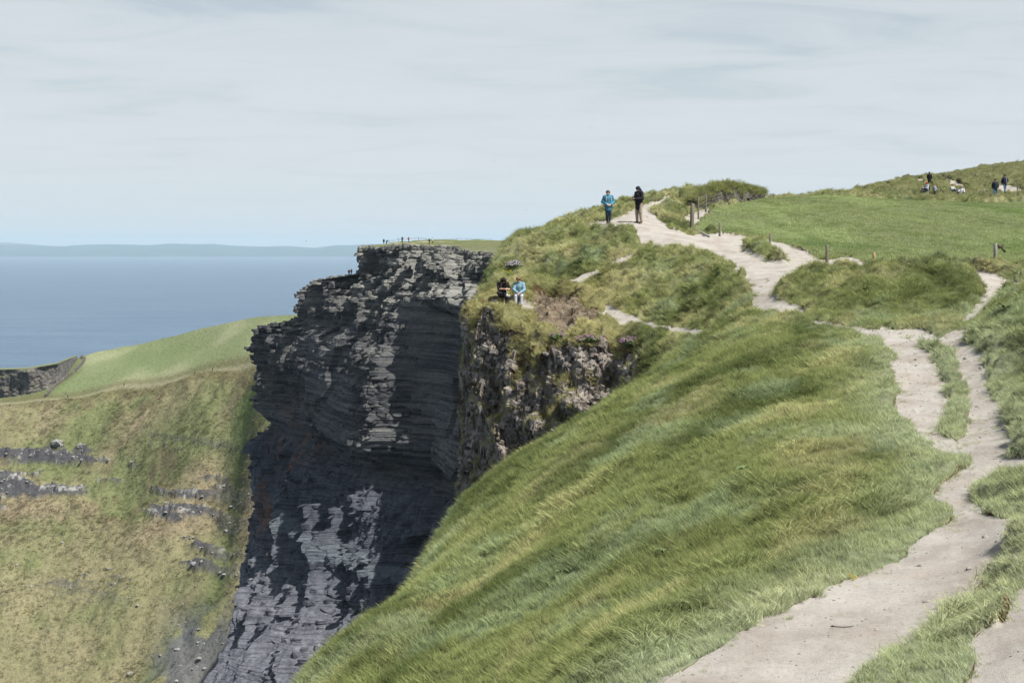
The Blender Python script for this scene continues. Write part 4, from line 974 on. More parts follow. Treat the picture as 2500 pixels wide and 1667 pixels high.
figure('person in black jacket, dark beanie and khaki trousers looking down at a phone', at_ground(1560, 70), R(-52),
  dict(shL=(-.18,.0,1.40), shR=(.18,.0,1.40), elL=(-.24,-.02,1.13), elR=(.24,-.02,1.13), wrL=(-.07,-.30,1.13), wrR=(.07,-.30,1.12), haL=(.3,-1,.1), haR=(-.3,-1,.1), palmL=(0,.2,1), palmR=(0,.2,1),
       hed=(0,-.06,1.585), nec=(0,-.01,1.45), look=(-.1,-1,-.45), knL=(-.1,-.04,.5), knR=(.1,.0,.5), anL=(-.1,-.02,.09), anR=(.1,.05,.09), toL=(-.12,-.17,.045), toR=(.13,-.10,.045)),
  dict(top=dict(mat=black, collar=True, hem=.18, puff=.02), legs=dict(mat=khaki, puff=.012), shoes=brown, hair=dict(name='beanie', mat=cloth('navy_knit', (58,60,80))),
       extra=[('phone', [((-.03,-.40,1.135), (.03,-.40,1.165), .012, .012)], cloth('dark_glass', (34,34,38)), .007), ('glove', [((-.07,-.31,1.13), (-.03,-.40,1.13), .045, .042)], black, .012), ('glove', [((.07,-.31,1.12), (.03,-.40,1.12), .045, .042)], black, .012),
              ('hood', [((-.08,.1,1.44), (.08,.1,1.44), .07, .07), ((0,.06,1.47), (0,.06,1.54), .08, .085)], black, .018)]), h=1.80)
# the two who sit on the ledge
lz = zl
black_t = cloth('black_cotton', (40,38,42)); white_j = cloth('white_denim', (226,228,236)); ltblue = cloth('pale_blue_shell', (150,190,208)); dhair = cloth('dark_brown_hair', (56,44,40))
SEATP = Vector(((1232-CX)/F*60.0, 59.9, lz-.03))
figure('person in black sitting on the ledge, legs crossed, head bent over a phone', SEATP, R(14),
  dict(pel=(0,.50,.55), che=(0,.36,.88), nec=(0,.24,1.02), hed=(-.02,.12,1.12), look=(-.1,-.9,-.75), hpL=(-.1,.44,.53), hpR=(.1,.44,.53), knL=(-.27,.02,.60), anL=(.08,-.06,.52), toL=(.17,-.14,.46), knR=(.07,.0,.48), anR=(.06,-.02,.09), toR=(.08,-.19,.045),
       shL=(-.19,.32,.97), shR=(.19,.32,.97), elL=(-.24,.08,.76), elR=(.27,.10,.74), wrL=(-.04,-.06,.76), wrR=(.06,-.06,.76), haL=(.5,-.8,.1), haR=(-.5,-.8,.1), palmL=(0,.2,1), palmR=(0,.2,1)),
  dict(top=dict(name='shirt', mat=black_t, sleeve=.48, puff=.0), legs=dict(mat=cloth('black_denim', (46,46,54))), shoes=cloth('white_canvas', (228,228,228)),
       hair=dict(mat=dhair, locks=[((-.09,.14,1.12), (-.17,.05,.80), .07, .05), ((.06,.14,1.12), (.10,.06,.92), .06, .035), ((-.02,.24,1.1), (-.08,.36,.86), .09, .07)]),
       extra=[('phone', [((-.02,-.15,.79), (.03,-.15,.81), .013, .013)], cloth('dark_glass', (34,34,38)), .007)]), h=1.68)
SEATP2 = Vector(((1266-CX)/F*60.0, 59.9, lz-.03))
figure('person in pale blue jacket and white trousers sitting on the ledge', SEATP2, R(-4),
  dict(pel=(0,.50,.55), che=(0,.43,.90), nec=(0,.38,1.07), hed=(-.03,.32,1.20), look=(-.5,-.9,-.45), hpL=(-.09,.46,.52), hpR=(.09,.46,.52), knL=(-.13,.02,.47), anL=(-.12,-.01,.09), toL=(-.14,-.17,.045), knR=(.13,.04,.47), anR=(.12,.04,.09), toR=(.14,-.12,.045),
       shL=(-.17,.40,1.00), shR=(.17,.40,1.00), elL=(-.24,.30,.74), elR=(.24,.30,.74), wrL=(-.05,.10,.62), wrR=(.06,.09,.61), haL=(.5,-.8,-.1), haR=(-.5,-.8,-.1), palmL=(0,.2,1), palmR=(0,.2,1)),
  dict(top=dict(mat=ltblue, collar=True, puff=.012, hem=.04), legs=dict(mat=white_j), shoes=cloth('brown_suede', (112,92,82)), hair=dict(mat=cloth('light_brown_hair', (150,118,94)), locks=[((.0,.36,1.2), (.03,.40,1.08), .09, .07)]),
       extra=[('phone', [((-.02,.02,.64), (.04,.02,.655), .013, .013)], cloth('dark_glass', (34,34,38)), .007)]), h=1.62)
# people around the hillock beyond the field
STAND = dict()
def simple(label, loc, rz, top, legs, hair, h=1.72, J=None, res=.03, shoes=(70,60,54), group=None, extra=(), cat='person'):
    T = lambda c: cloth('cloth_%02x%02x%02x' % c, c)
    return figure(label, loc, rz, J or STAND, dict(top=dict(mat=T(top), hem=.12, puff=.01), legs=dict(mat=T(legs)), shoes=T(shoes), hair=dict(mat=T(hair)), extra=list(extra)), res, h, cat, group, detail=False)
WALK = dict(knL=(-.09,-.12,.5), anL=(-.09,-.20,.12), toL=(-.1,-.34,.07), knR=(.09,.03,.5), anR=(.09,.22,.12), toR=(.1,.1,.05), elL=(-.24,.1,1.13), wrL=(-.22,.1,.9), elR=(.24,-.02,1.12), wrR=(.2,-.2,.93))
SIT = dict(pel=(0,.3,.22), che=(0,.34,.56), nec=(0,.32,.73), hed=(0,.29,.87), hpL=(-.1,.28,.2), hpR=(.1,.28,.2), knL=(-.16,-.12,.42), knR=(.16,-.12,.42), anL=(-.12,-.3,.09), anR=(.12,-.3,.09), toL=(-.13,-.45,.05), toR=(.13,-.45,.05),
           shL=(-.175,.33,.67), shR=(.175,.33,.67), elL=(-.25,.15,.42), elR=(.25,.15,.42), wrL=(-.12,-.1,.42), wrR=(.12,-.1,.42))
pack = lambda c: ('backpack', [((0,.2,1.33), (0,.22,1.02), .15, .16)], cloth('pack_%02x%02x%02x' % c, c), .03)
simple('person in long dark coat walking away past the hillock', at_ground(2269, 168), R(160), (38,38,44), (34,34,40), (40,36,36), 1.8, WALK, extra=[('coat_skirt', [((0,0,.95), (0,0,.5), .17, .2)], cloth('cloth_26262c', (38,38,44)), .03)])
simple('child in grey top and black leggings running near the hillock', at_ground(2282, 137), R(20), (168,176,186), (36,36,40), (206,176,130), 1.22, WALK)
simple('person in red cap and pale top crouching behind the field crest', at_ground(2257, 137), R(-60), (200,206,216), (60,70,90), (214,60,54), 1.7, SIT, extra=[('backpack', [((0,.56,.62), (0,.56,.36), .13, .14)], cloth('pack_dark', (54,56,64)), .03)])
simple('fair-haired person in pale top sitting low behind the field crest', at_ground(2331, 137), R(30), (206,208,206), (90,96,104), (190,150,104), 1.6, SIT)
simple('bald person in white jacket sitting beside the fair-haired one', at_ground(2347, 137), R(-20), (222,226,232), (110,110,116), (206,186,168), 1.85, SIT)
simple('bearded person in dark green jacket and blue jeans walking towards us', at_ground(2430, 132), R(-4), (44,58,66), (92,132,172), (60,46,40), 1.8, WALK)
simple('person in navy jacket and blue jeans beside the one in green', at_ground(2453, 136), R(14), (44,52,84), (98,130,166), (52,44,42), 1.8, dict(WALK, elR=(.36,.05,1.15), wrR=(.2,-.02,.98)), extra=[('scarf', [((.05,-.17,1.38), (.09,-.2,.75), .035, .03)], cloth('pale_scarf', (196,188,182)), .02)])
# people on the headland
def on_plateau(px, Y): return Vector(((px-CX)/F*Y, Y, plateau_z(px, Y)+.15))
PT = ['plateau', 'cliff']
def headland(px, Y):
    p = down_on(PT, (px-CX)/F*Y, Y); return p if p else on_plateau(px, Y)
simple('person in dark top and pale jeans nearest the headland corner', headland(937, 425), R(10), (46,54,66), (150,180,200), (50,44,42), 1.8, res=.05)
simple('person in teal bending forward beside the headland corner', headland(943.5, 424), R(60), (60,140,160), (70,110,140), (80,66,56), 1.75, dict(che=(0,-.25,1.15), nec=(0,-.4,1.2), hed=(0,-.52,1.24), shL=(-.175,-.36,1.2), shR=(.175,-.36,1.2), elL=(-.2,-.4,.95), elR=(.2,-.4,.95), wrL=(-.16,-.45,.72), wrR=(.16,-.45,.72)), res=.05)
simple('tall dark figure standing alone on the headland', headland(982, 432), R(-30), (34,38,52), (34,36,46), (36,34,36), 1.9, res=.05)
simple('dark figure with bright red backpack on the headland', headland(998, 436), R(120), (70,50,54), (60,58,66), (44,40,40), 1.75, res=.05, extra=[pack((226,78,74))])
simple('dark-clothed person in the right-hand pair on the headland', headland(1048, 405), R(30), (40,36,44), (40,38,44), (40,34,34), 1.6, res=.05)
simple('person in white top in the right-hand pair on the headland', headland(1056, 408), R(10), (222,224,226), (40,40,46), (150,130,110), 1.75, res=.05)
q = None
for py_ in np.arange(640, 720, 1.5):
    q = pick_on(['cliff'], 852, py_)
    if q: break
q = q or Vector(((861.5-CX)/F*404, 404, -4.9))
simple('dark figure on the lower ledge left of the headland corner', Vector((q.x, q.y, q.z)), 0, (36,44,56), (38,42,50), (44,40,40), 1.75, res=.05)
simple('figure in red on the lower ledge left of the headland corner', Vector((q.x+.6, q.y+.6, q.z+.1)), 0, (214,96,104), (196,170,176), (60,50,46), 1.8, res=.05)
# people on the far hillside path
def hill_on(px, py): return pick_on(['hillside'], px, py) or hill_at(px, 760)
for lab, px, py, top, legs, J in [
  ('dark figure on the hillside path, nearest the tall cliff', 519, 906, (36,38,44), (36,38,44), WALK), ('second dark figure on the hillside path, a little left of the first', 476, 914, (40,44,56), (40,44,56), WALK),
  ('solitary dark figure halfway along the hillside path', 303, 943, (26,28,32), (26,28,32), STAND), ('person in white top in the pair on the hillside path', 161, 974, (224,224,224), (50,54,66), WALK),
  ('person in dark clothes in the pair on the hillside path', 165.5, 973, (72,66,66), (60,60,66), WALK), ('person in white sitting where the stone wall meets the hillside path', 98, 982, (214,218,224), (196,200,206), SIT),
  ('dark person sitting where the stone wall meets the hillside path', 101.5, 982, (50,56,78), (44,46,58), SIT), ('dark person resting at the far left end of the hillside path', 24, 991, (66,72,92), (60,64,80), SIT),
  ('person in white top beside the curving stone wall', 190.5, 910, (226,226,228), (64,62,70), STAND)]:
    simple(lab, hill_on(px, py), R(random.uniform(-90, 90)), top, legs, (60,50,44), 1.85, J, res=.06)
# ------------------------------------------------------------------ posts, fences, walls
def tube(pts, r, n=8, cap=True, jit=0.0, seed=0):
    rr_ = np.random.default_rng(seed); pts = [np.array(p, float) for p in pts]; V, Fc = [], []
    rs = r if isinstance(r, (list, tuple)) else [r]*len(pts)
    for i, p in enumerate(pts):
        d = pts[min(i+1, len(pts)-1)]-pts[max(i-1, 0)]; d /= np.linalg.norm(d)
        a = np.cross(d, vec(.3, 1, .2) if abs(d[1]) < .9 else vec(1, 0, .2)); a /= np.linalg.norm(a); b = np.cross(d, a)
        for k in range(n):
            q = 2*math.pi*k/n; rad = rs[i]*(1+jit*rr_.uniform(-1, 1)); V.append(p+a*math.cos(q)*rad+b*math.sin(q)*rad)
    for i in range(len(pts)-1):
        for k in range(n): Fc.append((i*n+k, i*n+(k+1) % n, (i+1)*n+(k+1) % n, (i+1)*n+k))
    m = len(pts)-1
    V.append(pts[0]); V.append(pts[-1]); c0, c1 = len(V)-2, len(V)-1
    for k in range(0, n, 2):
        Fc.append((c0, (k+2) % n, (k+1) % n, k)); Fc.append((c1, m*n+k, m*n+k+1, m*n+(k+2) % n))
    return V, Fc
def tmesh(name, parts, smooth=True):
    V, Fc = [], []
    for v, f in parts: o = len(V); V += list(v); Fc += [tuple(i+o for i in q) for q in f]
    return mesh_np(name, np.array(V), np.array(Fc), smooth)
def wood(name, a, b):
    m = Mat(name, .85, .15); k = m.noise(9.0, 5, .6, stretch=(6, 6, .6)); k2 = m.noise(3.0, 3)
    m.base(m.mix(m.rng(k2, .4, .7, 0, .5), m.ramp(k, [(.3, lin(*a)), (.7, lin(*b))]), lin(150,150,140))); m.bump(k, .5, .01); return m.m
w_old = wood('weathered_wood', (120,112,96), (164,156,136)); w_new = wood('fresh_wood', (186,158,108), (214,188,140)); w_grey = wood('grey_wood', (150,148,142), (196,194,188))
def post_geo(base, top, r, seed=0, lean=(0, 0)):
    b = vec(base.x, base.y, base.z-.3); t = vec(base.x+lean[0], base.y+lean[1], top)
    pts = [b+(t-b)*q for q in (0, .33, .66, .985, 1.0)]
    return tube(pts, [r*1.05, r*1.02, r, r*.97, r*.78], 10, True, .04, seed)
def lone_post(label, px, Y, top_py, r, mat, lean=(0, 0)):
    p = at_ground(px, Y); root = empty('fence_post', p); tag(root, label, 'post', 'posts left standing along the field edge')
    zt = max(-(top_py-HY)/F*Y, p.z+.18)
    g = post_geo(Vector((0, 0, 0)), zt-p.z, r, int(px), lean); add_obj('stake', tmesh('stake', [g]), mat, root)
    z = (zt-p.z)*.86
    nl = tube([(r*.6, -.01, z), (r*1.9, -.03, z+.02)], .009, 6); add_obj('staple', tmesh('staple', [nl]), w_grey, root)
    return root
g = at_ground(1688, 72)
root = empty('gate_post', g); tag(root, 'stout weathered gate post with a fallen strut at its foot', 'post')
add_obj('stake', tmesh('stake', [post_geo(Vector((0, 0, 0)), -(497-HY)/F*72-g.z, .105, 5, (.06, 0))]), w_old, root)
e2 = at_ground(1731, 69.5); s_ = e2-g
add_obj('strut', tmesh('strut', [tube([(.08, -.05, .22), tuple((Vector((.08, -.05, .22))+Vector((s_.x, s_.y, s_.z+.06)))*.5), (s_.x, s_.y, s_.z+.06)], .06, 8, True, .05)]), w_grey, root)
lone_post('short weathered post nearest the gate post, at the path edge', 1757, 71, 543, .055, w_old)
lone_post('stubby post above the turf rim of the eroded hollow', 1880, 68, 570, .06, w_old)
lone_post('tallest weathered post beside the bare earth mound', 2019, 60, 597, .065, w_old)
lone_post('pale new wooden post between the earth mound and the bank', 2135, 58, 616, .062, w_new, (-.03, 0))
lone_post('barely showing post top above the long bank', 2301, 58.5, 631, .07, w_old)
g = at_ground(2430, 54)
root = empty('fence_post', g); tag(root, 'pale grey post with broken rails at the right-hand path', 'post', 'posts left standing along the field edge')
add_obj('stake', tmesh('stake', [post_geo(Vector((0, 0, 0)), max(.5, -(638-HY)/F*54-g.z), .07, 9)]), w_grey, root)
add_obj('broken_rail', tmesh('broken_rail', [tube([(.1, .05, .42), (.28, .1, .30), (.42, .1, .16)], .04, 6, True, .2, 3)]), wood('dark_wood', (72,56,46), (104,84,70)), root)
add_obj('broken_rail', tmesh('broken_rail', [tube([(.12, .02, .30), (.26, 0, .36), (.30, .02, .48)], .03, 6, True, .25, 4)]), bpy.data.materials['dark_wood'], root)
wire_m = plain('galvanised_wire', lin(150,156,160), .5, .1, 5.0, .5)
def fence(label, spots, r, wires, mat, names, hh=None, wr=.006):
    """spots: (column, distance, row of the top)"""
    P = [down_on(names, (px-CX)/F*Y, Y) or Vector(((px-CX)/F*Y, Y, -(tp-HY)/F*Y-1)) for px, Y, tp in spots]
    root = empty('wire_fence', P[0]); tag(root, label, 'fence'); tops = []
    for p, (px, Y, tp) in zip(P, spots):
        zt = max(-(tp-HY)/F*Y, p.z+.4) if tp else p.z+hh
        o = add_obj('post', tmesh('post', [post_geo(p-P[0], zt-P[0].z, r, int(px))]), mat, root); tops.append(Vector((p.x, p.y, zt)))
    for q in wires:
        pt = [tuple(P[i].lerp(tops[i], q)-P[0]) for i in range(len(P))]
        pts = []
        for a, b in zip(pt[:-1], pt[1:]): pts += [a, tuple((x+y)/2-(.03 if k == 2 else 0) for k, (x, y) in enumerate(zip(a, b)))]
        add_obj('wire', tmesh('wire', [tube(pts+[pt[-1]], wr, 4)]), wire_m, root)
    return root
NG = ['ground', 'field', 'path']
fence('wire fence climbing from the gate post along the stone wall', [(1705,79,481),(1723,84,475),(1763,92,466),(1797,97,465),(1831,101,468),(1860,104,473),(1889,106,481)], .05, (.25, .45, .65, .85, .96), w_old, NG, wr=.007)
fence('wire fence at the foot of the far green hill', [(2290,190,423),(2309,186,424),(2340,184,425),(2376,182,427),(2415,180,424),(2440,180,421)], .07, (.5, .9), w_old, NG)
fence('wire fence beside the two people in jeans', [(2401,134,463),(2484,142,442),(2530,146,432)], .07, (.5, .9), w_old, NG)
fence('thin fence along the top of the headland', [(950,452,587),(973,450,582),(1022,448,579),(1040,446,582),(1072,446,584),(1115,470,582),(1140,480,582),(1170,490,583),(1200,500,583)], .06, (.6, .95), w_old, ['plateau'], wr=.03)
HSP = [(p, float(np.interp(p, [200,300,400,500,600,700,800], [858,870,856,832,803,768,740]))-3, 0) for p in range(265, 740, 26)]
fence('fence of pale posts along the skyline of the far hillside', HSP, .09, (.9,), w_grey, ['hillside'], 1.3, wr=.03)
stone_m = Mat('wall_stone', .92, .2)
k = stone_m.noise(5.0, 5, .7); k2 = stone_m.noise(.9, 3)
stone_m.base(stone_m.mix(stone_m.rng(k2, .45, .7), stone_m.ramp(k, [(.3, lin(92,88,82)), (.7, lin(150,146,136))]), lin(170,166,158))); stone_m.bump(k, .6, .03)
def stone_parts(c, sx, sy, sz, r):
    v = np.array([(a, b, d) for a in (-1, 1) for b in (-1, 1) for d in (-1, 1)], float)*r.uniform(.7, 1.0, (8, 3))*vec(sx, sy, sz)/2
    q = r.uniform(-.25, .25, 3); cz, sz_ = math.cos(q[2]), math.sin(q[2]); cx_, sx_ = math.cos(q[0]), math.sin(q[0])
    Rm = np.array([[cz, -sz_, 0], [sz_, cz, 0], [0, 0, 1]]) @ np.array([[1, 0, 0], [0, cx_, -sx_], [0, sx_, cx_]])
    v = v @ Rm.T + c
    return list(v), [(0, 1, 3, 2), (4, 6, 7, 5), (0, 4, 5, 1), (2, 3, 7, 6), (0, 2, 6, 4), (1, 5, 7, 3)]
def wall(label, line, h, rows, size, names, seed, topgrass):
    r = np.random.default_rng(seed); pts = []
    P = [down_on(names, (px-CX)/F*Y, Y) or Vector(((px-CX)/F*Y, Y, 0)) for px, Y in line]
    root = empty('stone_wall', P[0]); tag(root, label, 'wall'); parts = []; cap = []
    for a, b, ha, hb in zip(P[:-1], P[1:], h[:-1], h[1:]):
        Ld = (b-a).length; n = max(2, int(Ld/size)); d = (b-a)/Ld; sd_ = Vector((d.y, -d.x, 0))
        for i in range(n):
            t = (i+.5)/n; g_ = a.lerp(b, t); gz = (down_on(names, g_.x, g_.y) or g_).z; H = ha+(hb-ha)*t
            for k_ in range(rows):
                for s_ in (-1, 0, 1):
                    if r.random() < .10: continue
                    c = vec(g_.x, g_.y, gz)-vec(*P[0])+vec(*d)*r.uniform(-.4, .4)*size+vec(*sd_)*s_*.22*(1.2-.4*k_/rows)*(size/.3)**.5+vec(0, 0, H*(k_+.45)/rows)
                    parts.append(stone_parts(c, size*r.uniform(.7, 1.4), size*r.uniform(.6, 1.0), H/rows*r.uniform(.8, 1.25), r))
            cap.append((g_.x, g_.y, gz+H))
    o = add_obj('stones', tmesh('stones', parts, False), stone_m.m, root); o['kind'] = 'stuff'
    return root, np.array(cap)
_, cap1 = wall('grass-topped dry stone wall behind the wire fence on the hill', [(1690,84),(1725,88),(1765,92.5),(1800,96.5),(1835,100.5),(1858,103.5)], [.55, 1.0, 1.15, 1.0, .8, .5], 6, .24, NG, 3, True)
r_ = np.random.default_rng(8); cp_ = np.repeat(cap1, 22, 0)+r_.normal(0, 1, (len(cap1)*22, 3))*vec(.28, .28, .10); n_ = len(cp_)
scatter('wall_grass', 'tufts of grass growing along the top of the stone wall', cp_-vec(0, 0, .12), euler(np.tile(vec(0, 0, 1), (n_, 1)), r_.uniform(0, 6.3, n_)), r_.uniform(.8, 1.5, n_), np.tile(G_STRAW*1.2, (n_, 1))*r_.uniform(.6, 1.2, (n_, 1))*vec(.8, .95, .8), PR, r_.integers(0, 4, n_))
wall('curving pale stone wall on the far hillside', [(112,770),(135,790),(160,806),(185,822),(200,836),(206,848),(200,858)], [1.3]*7, 2, .9, ['hillside'], 5, False)

# ------------------------------------------------------------------ stones
def rock_mesh(name, seed, flatz=.7):
    r = np.random.default_rng(seed); bm = bmesh.new(); bmesh.ops.create_icosphere(bm, subdivisions=1, radius=1)
    for v in bm.verts: v.co = Vector(v.co)*r.uniform(.65, 1.15); v.co.z *= flatz
    me = bpy.data.meshes.new(name); bm.to_mesh(me); bm.free(); me.materials.append(pale_rock); return me
pr_ = Mat('pale_stone', .92, .2); k = pr_.noise(1.2, 5, .7); pr_.base(pr_.ramp(k, [(.3, lin(112,112,116)), (.55, lin(176,175,172)), (.75, lin(220,218,212))])); pr_.bump(k, .6, .2); pale_rock = pr_.m
RP = [bpy.data.objects.new(n, rock_mesh(n, i, f)) for i, (n, f) in enumerate((('stone_a', .6), ('stone_b', .75), ('stone_c', .45)))]
def hill_scatter(name, label, w_, n, smin, smax, seed, protos, tint=None, sink=0.0):
    r = np.random.default_rng(seed); p = w_/w_.sum(); ix = r.choice(len(hx), n, p=p); Pn = HV[ix]+r.normal(0, 1, (n, 3))*vec(.8, .8, 0)-vec(0, 0, sink)
    return scatter(name, label, Pn, euler(np.tile(vec(0, -.2, 1), (n, 1)), r.uniform(0, 6.3, n)), smin*(smax/smin)**(r.random(n)**2.2), tint(ix, r) if tint else np.tile(vec(1, 1, 1), (n, 1)), protos, r.integers(0, len(protos), n))
vis = (hpf > -60) & (hpf < 720) & (hd < 2)
hill_scatter('hillside_stones', 'pale stones broken from the rock bands of the far slope', vis*(rockL*1.0+.02*zone), 380, .3, 1.2, 21, RP)
hill_scatter('scree_stones', 'fallen pale blocks on the scree below the cliff', vis*(np.clip(scree, 0, 1)**2*.6+.8*np.exp(-(rill/14)**2)*sm(-130, -150, hz)), 70, .5, 1.8, 22, RP)
shr = [proto(tuft('heath_tuft_a', 26, .32, .22, .016, .5, .35, 31, True)), proto(tuft('heath_tuft_b', 26, .26, .26, .018, .7, .3, 32, True))]
hill_scatter('hillside_heath', 'coarse tussocks and heather roughening the far slope', vis*below*(1-rockL)*(1-.8*np.clip(scree, 0, 1))*(.35+sm(-.2, .4, n1_)), 15000, 1.6, 5.0, 23, shr, lambda ix, r: 1.25*hc[ix]*np.exp(r.normal(0, .14, len(ix)))[:, None], .2)
q = pick_on(['hillside'], 138, 1086) or hill_at(138, 730)
bme = rock_mesh('boulder', 77, .62); root = add_obj('boulder', bme); root.location = q+Vector((0, -1, 1.2)); root.scale = (4.2, 3.0, 3.6); tag(root, 'big white-topped boulder jutting from the far slope', 'boulder')
pb = Mat('pebble', .9, .2); k = pb.noise(20, 3); pb.base(pb.ramp(k, [(.3, lin(140,134,126)), (.7, lin(200,195,186))]))
def pebble(name, seed):
    me = rock_mesh(name, seed, .6); me.materials.clear(); me.materials.append(pb.m); return bpy.data.objects.new(name, me)
PB = [pebble('pebble_a', 41), pebble('pebble_b', 42)]
ids, Pp = spread(is_path & (fY_ < 46), np.interp(fY_, [9, 20, 46], [34, 18, 6])); n_ = len(ids)
scatter('gravel', 'small loose stones strewn over the path', Pp, euler(np.tile(vec(0, 0, 1), (n_, 1)), rng.uniform(0, 6.3, n_)), np.interp(Pp[:, 1], [9, 40], [.006, .016])*np.where(rng.random(n_) < .04, 2.6, 1)*rng.uniform(.35, 1.5, n_)**2.2, np.tile(vec(1, 1, 1), (n_, 1)), PB, rng.integers(0, 2, n_))
q = pick_on(['path'], 2055, 1532)
if q:
    tw = add_obj('twig', tmesh('twig', [tube([(-.09, 0, .012), (-.05, .01, .008), (0, -.01, .010), (.06, .005, .009), (.10, .012, .014)], [.005, .005, .004, .004, .002], 6), tube([(-.05, .01, .01), (-.075, .03, .014)], .003, 5)]), wood('dead_twig', (58,50,46), (84,76,70)))
    tw.location = q; tag(tw, 'thin dark twig lying on the near path', 'twig')

# ------------------------------------------------------------------ broken blocks standing out of the rock faces
def block(name, seed, dx, dy, dz, mat):
    r = np.random.default_rng(seed); bm = bmesh.new(); bmesh.ops.create_cube(bm, size=1)
    for v in bm.verts: v.co = Vector((v.co.x*dx, v.co.y*dy, v.co.z*dz))*r.uniform(.82, 1.12)
    for k_ in range(3):
        d_ = Vector(r.normal(size=3)); d_.normalize()
        bmesh.ops.bisect_plane(bm, geom=bm.verts[:]+bm.edges[:]+bm.faces[:], plane_co=d_*.40*min(dx, dy, 1.2*dz)*1.25, plane_no=d_, clear_outer=True)
        bmesh.ops.holes_fill(bm, edges=[e for e in bm.edges if e.is_boundary])
    me = bpy.data.meshes.new(name); bm.to_mesh(me); bm.free(); me.materials.append(mat)
    return bpy.data.objects.new(name, me)
CB = [block('shale_block_a', 1, 1.3, .9, .5, crag_m), block('shale_block_b', 2, .9, 1.0, .8, crag_m), block('shale_block_c', 3, 1.6, .9, .35, crag_m), block('shale_block_d', 4, .8, .8, .6, crag_m)]
ids, Pb = spread(is_rock & (fdrop < 11), np.interp(fdrop, [0, 4, 11], [46, 38, 16])); n_ = len(ids)
nb = np.tile(vec(.18, -.12, 1), (n_, 1))+rng.normal(0, .16, (n_, 3))
scatter('crag_blocks', 'angular broken blocks of shale standing out of the crag', Pb+fn[ids]*.02, euler(nb, R(12)+rng.normal(0, .5, n_)), .055*(5.5**(rng.random(n_)**3.2)), np.tile(vec(1, 1, 1), (n_, 1)), CB, rng.integers(0, 4, n_))
KB = [block('flag_block_a', 11, 3.0, 1.6, .8, cl_m.m), block('flag_block_b', 12, 1.8, 1.5, 1.1, cl_m.m), block('flag_block_c', 13, 4.0, 1.7, .55, cl_m.m), block('flag_block_d', 14, 1.3, 1.3, 1.8, cl_m.m)]
cx_, cy_, cz_ = CXg.ravel(), CYg.ravel(), CZg.ravel(); pxq = CX+F*cx_/cy_
wq = wl.ravel()*sm(-58, -52, cz_)+.55*sm(-100, -88, cz_)*sm(-52, -60, cz_)*sm(1060, 960, pxq); wq[(sq.ravel() < .05) | (sq.ravel() > .865)] = 0
wq = wq*(1-.9*sm(950, 1000, pxq)*sm(-13, -18, cz_))*np.gradient(-zr)[:, None].repeat(NS, 1).ravel()
rb_ = np.random.default_rng(55); ix = rb_.choice(len(wq), 3600, p=wq/wq.sum()); n_ = len(ix)
Pk = np.stack([cx_, cy_, cz_], -1)[ix]
scatter('cliff_blocks', 'flagstone blocks jutting from the layered headland cliff', Pk, euler(np.tile(vec(0, 0, 1), (n_, 1))+rb_.normal(0, .03, (n_, 3)), R(4)+rb_.normal(0, .32, n_)), rb_.uniform(.55, 1.25, n_), np.tile(vec(1, 1, 1), (n_, 1)), KB, rb_.integers(0, 4, n_))

# ------------------------------------------------------------------ flowers and leafy plants
thr = plain('thrift_pink', lin(204,156,196), .8, .2, 60); yel = plain('yellow_petal', lin(226,196,60), .8, .1, 60); lav = plain('pale_lilac', lin(206,196,214), .8, .12, 60)
leafm = plain('cushion_leaf', lin(96,116,66), .9, .25, 40); dockm = plain('dock_leaf', lin(126,148,96), .75, .2, 25)
def clump(label, px, py, rad, nh, mat, names=('ground', 'crag', 'earth_bank', 'path'), seed=0, hs=.03, name='flower_clump'):
    q = pick_on(names, px, py+rad*F/57*.5)
    if not q: return
    r = np.random.default_rng(seed+int(px)); root = empty(name, q); tag(root, label, 'flowers', None)
    bm = bmesh.new(); bmesh.ops.create_icosphere(bm, subdivisions=3, radius=1)
    for v in bm.verts:
        n_ = float(fbm(np.array([v.co.x*3+px]), np.array([v.co.y*3]), np.array([v.co.z*3]), seed=5)[0]); v.co = Vector((v.co.x*rad*1.1, v.co.y*rad*.9, v.co.z*rad*.55))*(1+.35*n_)
    me = bpy.data.meshes.new('cushion'); bm.to_mesh(me); bm.free(); add_obj('cushion', me, leafm, root)
    parts = []
    for i in range(nh):
        a, e_ = r.uniform(0, 6.28), math.asin(r.uniform(.05, 1)); d = vec(math.cos(a)*math.cos(e_), math.sin(a)*math.cos(e_), math.sin(e_))
        c = d*vec(rad*1.15, rad*.95, rad*.6)+d*r.uniform(.02, .07)
        parts.append(stone_parts(c, hs*1.5, hs*1.5, hs*1.2, r)); b_ = c-d*.06; parts.append(stone_parts((c+b_)/2, .006, .006, .06, r))
    add_obj('blooms', tmesh('blooms', parts, False), mat, root)
clump('small pink thrift clump at the left of the crag rim', 1362, 815, .24, 34, thr)
clump('left of two touching pink thrift clumps on the crag rim', 1425, 824, .22, 34, thr); clump('right of two touching pink thrift clumps on the crag rim', 1446, 822, .22, 36, thr)
clump('largest pink thrift clump at the right end of the crag rim', 1541, 826, .30, 60, thr, seed=3)
clump('pale lilac flowers above the person in black', 1254, 640, .28, 70, lav, seed=2, hs=.045); clump('yellow flowers just above the person in black', 1238, 662, .24, 44, yel, seed=4, hs=.035)
clump('pink thrift hanging from the left edge of the crag', 1150, 838, .2, 22, thr, seed=6)
clump('tiny yellow flowers beside the near path', 2074, 1412, .018, 4, yel, seed=9, hs=.011)
